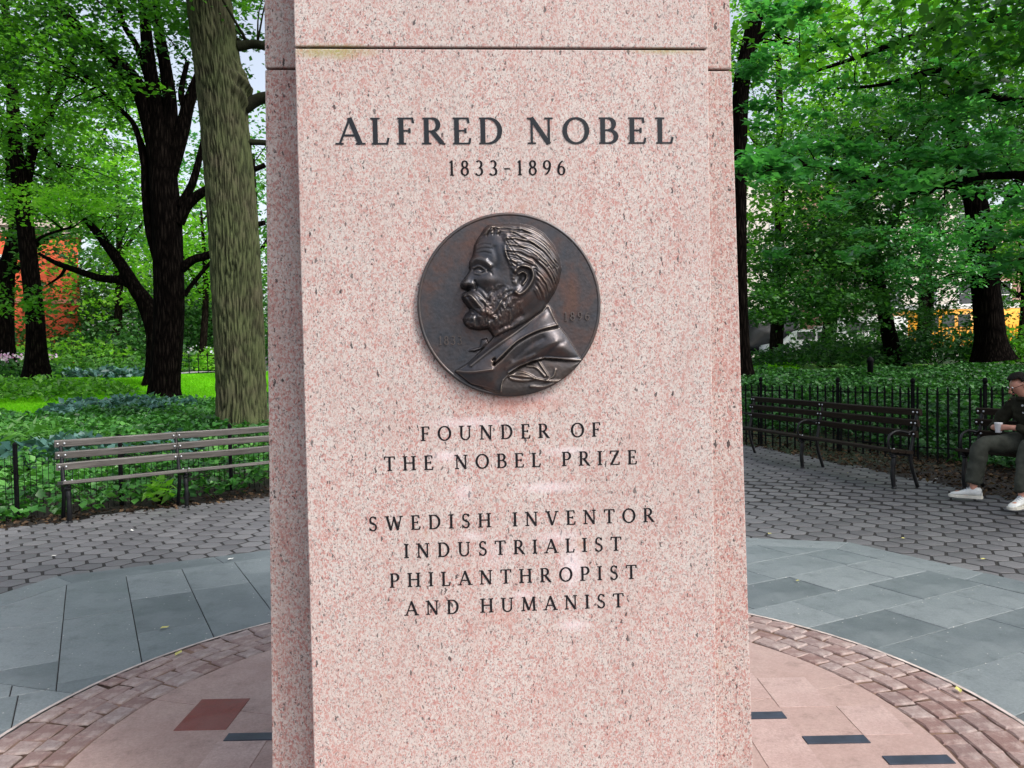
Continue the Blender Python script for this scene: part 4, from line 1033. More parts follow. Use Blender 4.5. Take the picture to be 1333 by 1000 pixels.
make_tree('broad tree beyond the right edge with low branches over the benches', b9,
    ([b9, b9+Vector((-.1, 0, 1.5)), b9+Vector((-.3, .1, 3)), b9+Vector((-.2, .2, 5))], [.4, .34, .3, .2]),
    [([b9+Vector((-.3, .1, 2.6)), at(1400, 235, 11.5), at(1333, 228, 11), at(1260, 232, 10.9), at(1200, 250, 10.8), at(1130, 232, 10.7), at(1050, 215, 10.6), at(985, 225, 10.4)], [.13, .09, .06, .05, .045, .03, .02, .01]),
     ([b9+Vector((-.3, .1, 3.4)), at(1420, 150, 12.5), at(1300, 130, 12.8), at(1258, 98, 13), at(1215, 92, 13), at(1150, 110, 13), at(1090, 115, 13)], [.13, .10, .075, .06, .05, .03, .015]),
     ([b9+Vector((-.2, .2, 4.4)), at(1380, 40, 13), at(1250, 30, 13), at(1130, 70, 13.2), at(1040, 100, 13.2)], [.12, .09, .06, .04, .02])], M['bark_dark'],
    [dict(pts=[tuple(p) for p in nb], per=80, rad=.34, size=.135, mat='leaf_cool', flat=.25, tilt=.42),
     dict(c=(10.6, 5.6, 6.3), r=(4.4, 3.8, 1.5), n=360, per=40, rad=.6, size=.17, mat='leaf_dark', shell=.1),  # unseen leaf mass outside the frame, added to shade the benches
     dict(c=(9.2, 9.5, 6.4), r=(4.6, 4.2, 1.7), n=210, per=40, rad=.6, size=.16, mat='leaf_dark', shell=.1),
     dict(c=(7.0, 12.0, 6.6), r=(3.6, 3.0, 1.2), n=55, per=40, rad=.6, size=.16, mat='leaf', shell=.1)], n=12, twigs=60, twig_reach=1.0)
far_tree('dark green tree low behind the long bench left end', 1010, 30, 200, 170, 'leaf', 110, .18, 420, .2)
far_tree('dark leafy tree behind the thick trunk by the seated person', 1200, 33, 40, 330, 'leaf_dark', 300, .2, 345, .22)
far_tree('low leafy tree between the thick trunk and the yellow bus', 1205, 28.5, 262, 215, 'leaf_dark', 120, .16, 398, .12)
far_tree('small leafy tree in front of the right hand bus', 1325, 28, 270, 120, 'leaf', 62, .16, 392, .12)
far_tree('small tree with low branches before the parked vans', 1080, 28, 290, 200, 'leaf_dark', 120, .16, 440, .12)
far_tree('green tree close behind the thin dark trunk', 1075, 31, 80, 240, 'leaf', 200, .19, 360, .2)

# ------------------------------------------------------------------ ground cover
def scatter(poly_fn, x0, x1, y0, y1, n, zfun, h):
    x = RNG.uniform(x0, x1, n*2); y = RNG.uniform(y0, y1, n*2); k = [i for i in range(len(x)) if poly_fn(x[i], y[i])][:n]
    return np.array([(x[i], y[i], tz(x[i], y[i])+zfun(x[i], y[i])*(h*RNG.uniform(0, 1)**.6)) for i in k])
def vis(x, y, pad=.06): return y > 2 and -.66-pad < x/y < -.27 or (y > 2 and .26 < x/y < .66+pad)
lum = lambda x, y: .7+.3*sin(x*2.3+1)*sin(y*2.9)+.2*sin(x*7+y*5)
def lf(x, y): r = math.hypot(x-CX, y-CY); return x < 0 and r > 6.92 and y < 12.6 and vis(x, y)
C = scatter(lf, -11, 0, 5, 12.6, 15000, lum, .28)
leaves('ivy_ground_cover', C, .085, M['ivy'], tilt=.55, aspect=.85, kind='stuff', label='glossy ivy ground cover behind the left bench', tint=np.clip(.5+.35*np.sin(C[:, 0]*1.9)*np.sin(C[:, 1]*2.1)+RNG.normal(0, .25, len(C)), 0, 1))
def lf2(x, y): return x < 0 and 12.3 < y < 18.6 and vis(x, y) and not (y > 16.2 and x < -8.2+.3*sin(x*4))
C = scatter(lf2, -15, -2, 12, 19, 22000, lum, .22)
leaves('pachysandra_ground_cover', C, .10, M['ivy'], tilt=.6, aspect=.6, kind='stuff', label='low leafy ground cover between fence and lawn', tint=np.clip(.45+.3*np.sin(C[:, 0]*1.1+1)*np.sin(C[:, 1]*1.3)+RNG.normal(0, .25, len(C)), 0, 1))
# right bed
def rf(x, y): return x > 0 and x-xedge(y if y < 18 else 18) > (1.5 if y < 13 else 1.1) and y < 21.5 and (x/y) > .24 and x/y < .72
C = scatter(rf, 3, 16, 9, 21.5, 42000, lum, .16)
leaves('ivy_bed', C, .085, M['ivy_deep'], tilt=.5, aspect=.85, kind='stuff', label='dense dark ivy bed sloping up behind the iron fence')
# lawn
def grass(name, poly_fn, x0, x1, y0, y1, n, h, mat, label):
    x = RNG.uniform(x0, x1, n); y = RNG.uniform(y0, y1, n); k = np.array([poly_fn(a, b) for a, b in zip(x, y)]); x, y = x[k], y[k]; n = len(x)
    z = np.array([tz(a, b)-.04 for a, b in zip(x, y)]); a = RNG.uniform(0, pi, n); hh = h*RNG.uniform(.6, 1.3, n); w_ = .011+.0006*y
    dx, dy = np.cos(a)*w_, np.sin(a)*w_; lx, ly = RNG.normal(0, .45, n)*hh, RNG.normal(0, .45, n)*hh
    V = np.stack([np.stack([x-dx, y-dy, z], 1), np.stack([x+dx, y+dy, z], 1), np.stack([x+lx, y+ly, z+hh], 1)], 1).reshape(-1, 3)
    F = np.arange(n*3).reshape(-1, 3); tt = np.clip(.5+.3*np.sin(x*1.3+1)*np.sin(y*.9)+.2*np.sin(x*3.7+y*2)+RNG.normal(0, .2, n), 0, 1); obj(name, np_mesh(name, V, F, mat, tt), None, kind='stuff', label=label)
def lawnf(x, y): return x < 0 and -.72 < x/y < -.27 and y < 29 and not (x > -8.2 and y < 17.8+.4*sin(x*3)) and not ((x+15.5)**2/9+(y-21.5)**2/4 < 1)
grass('lawn_grass', lawnf, -19, -4, 15.5, 29, 230000, .09, M['lawn'], 'bright green mown lawn round the dark trunks')
grass('lawn_grass', lambda x, y: x > 0 and .27 < x/y < .36, 5, 14, 22, 33, 60000, .12, M['lawn'], 'small bright lawn patch beyond the ivy bed')
# lawn underlay sheet follows the terrain
def sheet(name, x0, x1, y0, y1, fn, mat, dz, st=.5, label=None):
    V = []; F = []; idx = {}
    for i in range(int(x0/st), int(x1/st)):
        for j in range(int(y0/st), int(y1/st)):
            x, y = i*st, j*st
            if not fn(x+st/2, y+st/2): continue
            q = []
            for a, b in ((x, y), (x+st, y), (x+st, y+st), (x, y+st)):
                if (a, b) not in idx: idx[(a, b)] = len(V); V.append((a, b, tz(a, b)+dz))
                q.append(idx[(a, b)])
            F.append(q)
    return obj(name, np_mesh(name, V, F, mat, smooth=True), kind='structure')
M['turf'] = simple('turf', (.09, .25, .010), .95, 0, .4, 3)
sheet('lawn', -22, -3, 15.5, 30, lambda x, y: lawnf(x, y) or y > 18, M['turf'], -.015)
sheet('lawn', 4, 14, 22, 34, lambda x, y: True, M['turf'], -.015)
M['path'] = simple('path_asphalt', (.26, .25, .26), .8, 0, .2, 8)
sheet('path', -26, 2, 30, 33.5, lambda x, y: True, M['path'], .03)

def plant(name, label, px, Y, n, rx, ry, h, size, mat, cat='plant', asp=.5, tilt=.8, group=None, upb=.8, flowers=None, base=None):
    b = base or g0(px, Y); T = thing(name, b, label, cat, group)
    th = RNG.uniform(0, 2*pi, n); r = np.sqrt(RNG.uniform(0, 1, n)); x = r*np.cos(th)*rx; y = r*np.sin(th)*ry
    z = (1-r**2)**.5*h*RNG.uniform(.25, 1, n)*(1+.25*np.sin(x*5)*np.cos(y*4))+.05
    leaves('foliage', np.stack([x, y, z], 1), size, M[mat], T, tilt=tilt, aspect=asp, up_bias=upb)
    mb = MB()
    for k in range(8):
        a = 2*pi*k/8; mb.tube([(0, 0, -.02), (rx*.3*cos(a), ry*.3*sin(a), h*.4), (rx*.6*cos(a), ry*.6*sin(a), h*.6)], [.012, .009, .005], 5)
    mb.build('stems', M['bark'], T, kind='stuff')
    if flowers:
        m_, nf, fs = flowers; a = RNG.uniform(0, 2*pi, nf); r = np.sqrt(RNG.uniform(0, 1, nf))*.8
        cl = np.stack([r*np.cos(a)*rx, r*np.sin(a)*ry, np.full(nf, h*1.05)+RNG.uniform(-.05, .08, nf)], 1)
        C = np.repeat(cl, 16, 0)+RNG.normal(0, fs, (nf*16, 3)); leaves('blossoms', C, .08, M[m_], T, tilt=1.0, aspect=.9, up_bias=.3)
    return T
plant('hosta', 'blue green hosta clump by the wire fence at the left bench end', 66, 11.2, 900, .85, .8, .34, .15, 'hosta', asp=.8)
plant('hosta', 'blue green hosta clump seen through the bench back', 215, 11.6, 420, .75, .6, .28, .14, 'hosta', asp=.8)
plant('hosta', 'grey green hosta clump in front of the dark lawn trunk', 160, 17.0, 1300, 1.7, .9, .28, .13, 'hosta', asp=.7)
plant('hosta', 'long bluish hosta row along the far lawn edge', 128, 27.5, 1100, 2.4, .5, .32, .17, 'hosta', asp=.7)
plant('fern', 'light green fern clump at the left frame edge', 12, 11.5, 520, .85, .8, .5, .26, 'fern', asp=.2, tilt=.5)
plant('shrub', 'low dark shrub spread on the lawn at far left', 50, 20.5, 2600, 2.5, 1.5, .55, .15, 'leaf', 'shrub')
plant('shrub', 'bright green shrub below the red brick building', 88, 33, 1500, 3.2, 1.4, 1.6, .22, 'leaf_light', 'shrub')
plant('shrub', 'low green shrub between slim trunk and leaning trunk', 125, 29.5, 1100, 2.8, .9, .8, .2, 'fern', 'shrub')
plant('shrub', 'dark layered shrub behind the leaning trunk', 160, 34, 2200, 3.2, 1.6, 2.4, .22, 'leaf_dark', 'shrub')
plant('flowering_shrub', 'shrub with purple and white blossoms at far left', 20, 27, 900, 1.7, 1, .75, .18, 'leaf_dark', 'shrub', flowers=('petal', 9, .07))
plant('flowering_shrub', 'shrub with pale blue blossoms beside the far path', 262, 35, 1400, 2.2, 1, .95, .2, 'leaf_light', 'shrub', flowers=('petal_white', 6, .10))
plant('hedge', 'tall dark hedge behind the path left of the mossy trunk', 268, 40, 5200, 4.5, 1.6, 4.2, .24, 'leaf_dark', 'hedge')
plant('hedge', 'long dark evergreen screen far behind the lawn trees', 215, 50, 9000, 9.0, 2.0, 7.5, .34, 'leaf_dark', 'hedge')
plant('hedge', 'tall dark hedge beyond the lawn by the red building', 30, 42, 4200, 5, 1.6, 3.0, .24, 'leaf_dark', 'hedge')
plant('shrub', 'dark spreading shrub beyond the ivy bed behind the long bench', 1075, 24.5, 3200, 2.6, 1.3, .85, .15, 'leaf_dark', 'shrub')
plant('shrub', 'dark rounded shrub beyond the ivy bed between two trunks', 1215, 24.5, 3600, 2.4, 1.2, 1.25, .15, 'ivy_deep', 'shrub')
plant('shrub', 'dark shrub behind the seated person', 1335, 23.5, 2800, 1.9, 1.2, 1.2, .15, 'leaf', 'shrub')
plant('shrub', 'dark shrub right of the small bright lawn', 1120, 27, 2600, 2.2, 1.4, 1.3, .17, 'leaf_dark', 'shrub')
plant('leafy_weed', 'pale green weed under the left bench seat', 147, 8.5, 40, .13, .12, .26, .16, 'leaf_light', asp=.35, base=Vector((-3.95, 8.85, 0)))

# dirt strip and litter
def dirt(x, y):
    r = math.hypot(x-CX, y-CY)
    return (x < 0 and 6.5 < r < 7.0 and vis(x, y)) or (x > 2 and -.12 < x-xedge(y) < 1.9 and 6.5 < y < 15 and x/y < .75)
x = RNG.uniform(-9, 9, 200000); y = RNG.uniform(5, 15, 200000); k = [i for i in range(200000) if dirt(x[i], y[i]) and RNG.random() < .30]
C = np.array([(x[i], y[i], tz(x[i], y[i])+RNG.uniform(-.012, .02)) for i in k])
leaves('leaf_litter', C, .05, M['litter'], tilt=.5, aspect=.6, kind='stuff', label='dry brown leaf litter on the dirt strips under the benches')
M['soil2'] = simple('bed_soil', (.04, .028, .02), .95, 0, .5, 12, .6)
fl = [(1104, 624, 'y', 'yellow fallen leaf on the pavers in front of the long dark bench'), (1145, 608, 'w', 'white scrap by the far right leg of the long dark bench'),
      (1038, 755, 'y', 'yellow fallen leaf on a bluestone slab close to the right of the monument'), (1280, 727, 'y', 'yellow fallen leaf where pavers meet the bluestone border below the seated person'),
      (1248, 900, 'y', 'square yellowish leaf on the pink setts right of the monument'), (1302, 703, 'w', 'pale leaf on the hexagonal pavers below the shoes of the person'),
      (214, 816, 'y', 'small yellow green leaf on the dark bluestone slab left of the monument'), (232, 852, 'y', 'yellow green leaf on the outer edge of the sett ring at left'),
      (70, 723, 'w', 'pale leaf on the hexagonal pavers in front of the wooden bench'), (1002, 694, 'y', 'yellow leaf on the pavers right beside the monument edge'),
      (1176, 700, 'y', 'yellow leaf on the bluestone border right of the monument'), (1219, 632, 'w', 'white speck of a leaf left of the near shoe'),
      (300, 727, 'w', 'pale leaf on the bluestone border left of the monument'), (172, 690, 'w', 'pale leaf on the pavers below the bench middle leg')]
for i, (a, b, c, lb) in enumerate(fl):
    p = gpt(a, b, .02)
    zz = plaza_z(p.x, p.y)+(.024 if b > 840 else .014)
    s_ = RB.uniform(.018, .030)
    mb = MB(); mb.v = [(-s_, 0, 0), (-s_*.3, -s_*.5, .006), (s_*.6, -s_*.42, .003), (s_*1.1, 0, .009), (s_*.5, s_*.5, .004), (-s_*.4, s_*.42, .007), (0, 0, .001)]; mb.f = [(0, 1, 6), (1, 2, 6), (2, 3, 6), (3, 4, 6), (4, 5, 6), (5, 0, 6)]
    key = 'fallen_'+c
    if key not in M: M[key] = simple('fallen_leaf_'+('yellow' if c == 'y' else 'pale'), (.48, .45, .14) if c == 'y' else (.6, .6, .56), .7)
    mb.build('fallen_leaf', M[key], None, loc=(p.x, p.y, zz), rot=(0, 0, RB.uniform(0, 6)), label=lb, cat='leaf', group='fallen leaves on the paving')

# ------------------------------------------------------------------ benches
def bench(label, A, B, nseg, wood, arms, side=1, z=0.0, ext=0.06):
    """A,B: ground points under the front seat edge; people face away from the back. side: +1 back lies to the left of A->B"""
    A, B = Vector(A), Vector(B); d = (B-A); L = d.length; T = thing('park_bench', (A.x, A.y, z), label, 'bench', rz=math.atan2(d.y, d.x))
    s = side                                      # local: x along, y*s towards the back, z up
    def slat(y, zz, w_, h_, tiltv, nm, x0, x1, warp=0):
        mb = MB(); n = 6; pts = [(x0+(x1-x0)*i/n, y*s, zz+warp*sin(pi*i/n)) for i in range(n+1)]
        for i in range(n): pass
        P = [Vector(p) for p in pts]; U = Vector((0, -tiltv[1]*s, tiltv[0])).normalized(); Rv = Vector((0, s*tiltv[0], tiltv[1])).normalized(); c = .006
        pf = [(-w_/2+c, -h_/2), (w_/2-c, -h_/2), (w_/2, -h_/2+c), (w_/2, h_/2-c), (w_/2-c, h_/2), (-w_/2+c, h_/2), (-w_/2, h_/2-c), (-w_/2, -h_/2+c)]
        if s < 0: pass
        for p in P:
            for a, b in pf: mb.v.append(tuple(p+Rv*a+U*b))
        for i in range(n):
            for j in range(8): mb.f.append((i*8+j, i*8+(j+1) % 8, (i+1)*8+(j+1) % 8, (i+1)*8+j))
        mb.f += [tuple(range(8)), tuple(n*8+j for j in range(8))]
        bm = bmesh.new(); me = mb.mesh(nm, wood); bm.from_mesh(me); bmesh.ops.recalc_face_normals(bm, faces=bm.faces); bm.to_mesh(me); bm.free()
        obj(nm, me, T)
    seg = L/nseg
    for k in range(nseg):
        x0, x1 = k*seg+.004-(ext if k == 0 else 0), (k+1)*seg-.004+(ext if k == nseg-1 else 0)
        for i, yy in enumerate((.02, .112, .204)): slat(yy, .405+(-.012*i), .088, .034, (1, -.08), 'seat_slat', x0, x1, RB.uniform(-.004, .003))
        for i, (yy, zz) in enumerate(((.29, .535), (.312, .65), (.337, .765))): slat(yy, zz+(.035 if arms else 0), .034, .072, (1, .22), 'back_slat', x0, x1, RB.uniform(-.008, .004))
    for k in range(nseg+1):
        x = k*seg; fr = obj('iron_frame', None, T, (x, 0, 0)); mb = MB()
        f = lambda pts, r, nm, fl_=1.0: MB().tube(catmull([(0, y*s, zz) for y, zz in pts], 4), r, 8, True, fl_).build(nm, M['iron'], fr, True)
        f([(.05, .0), (.045, .04), (.035, .16), (.045, .26), (.05, .33), (.03, .37)], [.021, .024, .021, .022, .024, .022, .025, .025, .024, .024, .023, .024, .027, .027, .025, .024, .022, .022, .021, .02, .02], 'leg')
        f([(.34, .0), (.30, .12), (.265, .24), (.255, .36), (.275, .46), (.305, .60), (.352, .79+(.035 if arms else 0))], .020, 'leg')
        f([(.0, .372), (.10, .368), (.18, .358), (.265, .350)], .017, 'seat_bearer')
        MB().lathe([(.03, 0), (.034, .008), (.022, .02), (.018, .03)], (0, .05*s, 0), 10).build('foot', M['iron'], fr, True)
        MB().lathe([(.018, .0), (.032, .010), (.034, .02), (.026, .032), (.018, .04)], (0, .045*s, .325), 10).build('collar', M['iron'], fr, True)
        if arms: f([(.03, .36), (-.015, .46), (.0, .56), (.08, .605), (.16, .60), (.22, .585), (.27, .595), (.295, .56)], .014, 'armrest')
        bl = MB()
        for yy, zz in [(a_, b_+(.035 if arms else 0)) for a_, b_ in ((.29, .535), (.312, .65), (.337, .765))]:
            for dx in (-.03, .03):
                bl.lathe([(.004, -.010), (.010, -.006), (.010, .006), (.004, .010)], (dx, (yy-.022)*s, zz), 8)
        for dx in (-.03, .03): bl.lathe([(.009, -.004), (.009, .004), (.004, .008)], (dx, .03*s, .423), 8)
        bl.build('bolts', M['bolt'], fr, True, kind='stuff')
    return T
p0 = gpt(92, 682); p1 = gpt(245, 662); dd = (p1-p0)
bench('weathered wooden slat bench with black iron legs left of the monument', p0, p0+dd*2.0, 2, M['slat'], False, 1)
q0 = gpt(955, 555, .49); q1 = gpt(1158, 586, .49)
bench('long dark empty bench with looped iron armrests before the fence', (q0.x, q0.y, 0), (q1.x, q1.y, 0), 2, M['slat_dark'], True, 1, z=.08)
r0 = gpt(1252, 586, .49); r0 = Vector((r0.x, r0.y, 0)); rdir = Vector((.4472, -.8944, 0))
bench('dark bench with iron armrest that the person sits on', r0, r0+rdir*2.3, 2, M['slat_dark'], True, 1, z=.08)

# ------------------------------------------------------------------ fences
def iron_fence():
    line = [at(930, 575, 14.2), at(970, 575, 13.1), at(1090, 575, 11.9), at(1200, 600, 10.7), at(1290, 600, 10.3), at(1400, 600, 10.1)]
    line = [Vector((p.x, p.y, 0)) for p in line]; P = catmull(line, 12)
    T = thing('iron_fence', (P[0].x, P[0].y, tz(P[0].x, P[0].y)), 'black iron picket fence with ball topped posts behind the right benches', 'fence')
    base = Vector(T.location)
    cum = [0]
    for a, b in zip(P, P[1:]): cum.append(cum[-1]+(b-a).length)
    def pos(s):
        for i in range(len(P)-1):
            if cum[i+1] >= s: return P[i].lerp(P[i+1], (s-cum[i])/(cum[i+1]-cum[i]))
        return P[-1]
    H = .95; pk = MB().beam((0, 0, -.15), (0, 0, H-.03), .021, .021).lathe([(.011, 0), (.013, .012), (.004, .035)], (0, 0, H-.03), 6).mesh('picket', M['iron_flat'])
    n = int(cum[-1]/.125); zf = lambda p: .10
    for i in range(n):
        p = pos(i*.125+.03); obj('picket', pk, T, Vector((p.x, p.y, zf(p)))-base)
    rail = [pos(i*cum[-1]/40) for i in range(41)]
    for h in (.86, .14):
        mb = MB()
        for a, b in zip(rail, rail[1:]): mb.beam(Vector((a.x, a.y, zf(a)+h))-base, Vector((b.x, b.y, zf(b)+h))-base, .03, .012)
        mb.build('rail', M['iron_flat'], T)
    pm = MB().beam((0, 0, -.2), (0, 0, .97), .036, .036).lathe([(.032, 0), (.034, .01), (.018, .02), (.03, .045), (.034, .065), (.026, .09), (.008, .105)], (0, 0, .97), 10).mesh('post', M['iron_flat'])
    s = .0
    targets = [990, 1090, 1188, 1282, 1360]
    for tx in targets:
        best = min(range(400), key=lambda q: abs(IW/2+FPX*((pos(cum[-1]*q/400)-Vector((0, 0, 0))).x*rt.x+0)/max(.1, pos(cum[-1]*q/400).y)-tx))
        p = pos(cum[-1]*best/400); obj('post', pm, T, Vector((p.x, p.y, zf(p)))-base)
iron_fence()
def wire_fence():
    r = 7.3; a0, a1 = radians(193), radians(108)
    T = thing('wire_fence', (CX, CY, 0), 'thin black wire garden fence behind the left bench', 'fence')
    n = 190; H = .62; mb = MB(); pts = []
    for i in range(n+1):
        a = a0+(a1-a0)*i/n; x, y = r*cos(a), r*sin(a); z = tz(CX+x, CY+y); pts.append((x, y, z))
        h = H*(1+.02*sin(i*1.7)); mb.tube([(x, y, z-.05), (x, y, z+h)], .0036, 4, False)
    for h in (.06, .30, .52):
        mb.tube([(p[0], p[1], p[2]+h) for p in pts[::3]], .0036, 4, False)
    mb.build('wire_mesh', M['iron_flat'], T, kind='stuff')
    pm = MB().beam((0, 0, -.2), (0, 0, .74), .036, .036, ch=.004).lathe([(.024, 0), (.024, .008), (.006, .03)], (0, 0, .74), 8).mesh('post', M['iron_flat'])
    for px in (-120, 20, 157, 300, 420):
        d = ray(px, 600); # meet the circle
        ox, oy = -CX, -CY; A = d.x**2+d.y**2; B_ = 2*(ox*d.x+oy*d.y); Cc = ox*ox+oy*oy-r*r; t = (-B_+math.sqrt(B_*B_-4*A*Cc))/(2*A)
        x, y = d.x*t, d.y*t; obj('post', pm, T, (x-CX, y-CY, tz(x, y)))
wire_fence()
def low_fence(label, Y, x0, x1, h, sp, r=.012, pz=None):
    a, b = at(x0, 480, Y), at(x1, 480, Y); T = thing('iron_railing', (a.x, a.y, tz(a.x, a.y)), label, 'railing'); L = b.x-a.x
    pk = MB().tube([(0, 0, -.1), (0, 0, h)], r, 5).mesh('picket', M['iron_flat']); n = int(L/sp)
    for i in range(n+1): obj('picket', pk, T, (i*sp, 0, tz(a.x+i*sp, a.y)-tz(a.x, a.y)))
    for hh in (h*.9, h*.15): MB().beam((0, 0, hh), (L, 0, hh+tz(b.x, b.y)-tz(a.x, a.y)), .02, .03).build('rail', M['iron_flat'], T)
low_fence('low black railing along the far path left of the monument', 29.8, 100, 345, .75, .35, .018)
low_fence('black iron railing between the shrubs and the buses', 36, 1120, 1400, 1.5, .16, .02)
p = at(1133, 485, 19.5)
T = thing('iron_bollard', (p.x, p.y, tz(p.x, p.y)), 'short dark iron bollard standing in the ivy bed', 'bollard')
MB().lathe([(.07, -.1), (.07, .38), (.085, .40), (.085, .44), (.05, .50), (.01, .52)], (0, 0, 0), 12).build('post', M['iron_flat'], T, True)

# ------------------------------------------------------------------ street beyond, vehicles, buildings
M['street'] = simple('street_asphalt', (.09, .09, .09), .85, 0, .2, 4)
MB().box(-2, 37.5, 0, 60, 56, 1.33).build('street', M['street'], None, kind='structure')
M['glass'] = simple('window_glass', (.05, .06, .07), .12, 0, .3, 2)
M['white'] = simple('white_paint', (.78, .78, .76), .4, 0, .06, 3)
M['busy'] = simple('bus_yellow', (.85, .36, .02), .4, 0, .1, 3)
M['orange'] = simple('orange_plastic', (.85, .22, .02), .5, 0, .1, 3)
M['rubber'] = simple('tyre_rubber', (.02, .02, .02), .8)
M['darkcar'] = simple('dark_car_paint', (.015, .016, .02), .25, 0, .2, 2)
def vehicle(name, label, cat, px, Y, L, W_, Hh, body, roofm, prof, wheels, wins, z=1.33, group=None, rz=0):
    b = at(px, 480, Y); T = thing(name, (b.x, b.y, z), label, cat, group, rz)
    # profile extruded across the width with rounded shoulders
    bm = bmesh.new(); f0 = [bm.verts.new((x, -W_/2, zz)) for x, zz in prof]; f1 = [bm.verts.new((x, W_/2, zz)) for x, zz in prof]; n = len(prof)
    bm.faces.new(f0); bm.faces.new(f1[::-1])
    for i in range(n): bm.faces.new((f0[i], f1[i], f1[(i+1) % n], f0[(i+1) % n]))
    bmesh.ops.recalc_face_normals(bm, faces=bm.faces); bmesh.ops.bevel(bm, geom=list(bm.edges), offset=.07, segments=2, affect='EDGES')
    me = bpy.data.meshes.new('body'); bm.to_mesh(me); bm.free(); me.materials.append(body); me.shade_smooth(); obj('body', me, T)
    if roofm:
        rl, rh = roofm[1]; mb = MB()
        mb.poly_prism([(rl[0], -W_/2+.05), (rl[1], -W_/2+.05), (rl[1], W_/2-.05), (rl[0], W_/2-.05)], rh-.12, rh+.12, .06).build('roof', roofm[0], T)
    for x0, x1, z0, z1 in wins:
        for s in (-1, 1): MB().box(x0, min(s*W_/2, s*(W_/2+.012)), z0, x1, max(s*W_/2, s*(W_/2+.012)), z1).build('window', M['glass'], T)
    for wx, wr in wheels:
        for s in (-1, 1):
            y = s*(W_/2-.08); wv = obj('wheel', None, T, (wx, y, wr)); mb = MB()
            mb.tube([(0, -.11, 0), (0, -.09, 0), (0, .09, 0), (0, .11, 0)], [wr*.92, wr, wr, wr*.92], 20).build('tyre', M['rubber'], wv)
            MB().tube([(0, -.118, 0), (0, .118, 0)], wr*.55, 14).build('rim', M['bolt'], wv)
    for s in (-1, 1):
        MB().box(prof[0][0]-.02, s*(W_/2-.3)-.12, Hh*.25, prof[0][0]+.06, s*(W_/2-.3)+.12, Hh*.25+.16).build('headlight', M['white'], T)
    return T
def bus(label, px, Y, L=8.5):
    H = 2.35
    prof = [(-L/2, .4), (-L/2, 1.3), (-L/2+1.1, 1.5), (-L/2+1.35, H), (L/2, H), (L/2, .4)]
    return vehicle('school_bus', label, 'bus', px, Y, L, 2.3, 2.6, M['busy'], (M['white'], ((-L/2+1.4, L/2), H+.08)), prof, [(-L/2+1.0, .45), (L/2-1.9, .45)],
        [(-L/2+1.9+k*.78, -L/2+2.5+k*.78, 1.45, 2.05) for k in range(int((L-2.6)/.78))])
bus('yellow bus with white roof behind the iron railing and thick trunk', 1232, 40, 7.0)
bus('yellow bus at the right frame edge past the seated person', 1420, 43, 7.6)
vprof = lambda L, H: [(-L/2, .3), (-L/2, 1.0), (-L/2+.8, 1.15), (-L/2+1.35, H), (L/2, H), (L/2, .3)]
vehicle('parked_van', 'white van seen through leaves beside the thin dark trunk', 'van', 1110, 39.5, 4.6, 1.9, 2.0, M['white'], None, vprof(4.6, 2.0), [(-1.5, .34), (1.5, .34)], [(-.7, .3, 1.25, 1.75), (.45, 1.3, 1.25, 1.75)])
cprof = lambda L: [(-L/2, .3), (-L/2, .72), (-L/2+1.0, .88), (-L/2+1.7, 1.42), (L/2-1.2, 1.42), (L/2-.55, .95), (L/2, .85), (L/2, .3)]
vehicle('parked_car', 'white parked car low behind the shrubs', 'car', 1050, 38.2, 4.4, 1.75, 1.45, M['white'], None, cprof(4.4), [(-1.4, .32), (1.4, .32)], [(-.75, .1, .95, 1.3), (.2, .95, .95, 1.3)])
vehicle('parked_truck', 'dark truck beside the right edge of the monument', 'truck', 965, 39.5, 5.0, 2.2, 2.4, M['darkcar'], None, vprof(5.0, 2.5), [(-1.6, .42), (1.6, .42)], [(-1.0, .0, 1.4, 2.0)])

def brick_mat(name, a, b2, mort, sc=6.0, rnd=.35):
    m, t, b = nodes(name); g = G(t); v = g.co()
    br = g.n('ShaderNodeTexBrick', {'Vector': g.n('ShaderNodeMapping', {'Vector': v, 'Rotation': (radians(90), 0, 0)}).outputs[0], 'Color1': a+(1,), 'Color2': b2+(1,), 'Mortar': mort+(1,), 'Scale': sc, 'Mortar Size': .012, 'Brick Width': .55, 'Row Height': .18})
    c = g.mix(g.ramp(g.noise(v, .7, 5, .7), [(.4, 0.0), (.75, .4)]), br.outputs[0], tuple(x*.6 for x in a)); g.link(c, b.inputs['Base Color']); b.inputs['Roughness'].default_value = .85; return m
M['redbrick'] = brick_mat('red_brick', (.66, .085, .03), (.74, .11, .04), (.5, .12, .07))
M['pinkbrick'] = brick_mat('pink_brick', (.42, .22, .17), (.50, .27, .21), (.5, .42, .36))
M['cream'] = simple('cream_stone', (.72, .66, .58), .8, 0, .12, 1.5)
M['brick_band'] = simple('brick_band', (.46, .16, .11), .8, 0, .2, 2)
M['stone_band'] = simple('stone_band', (.5, .40, .36), .8, 0, .15, 2)
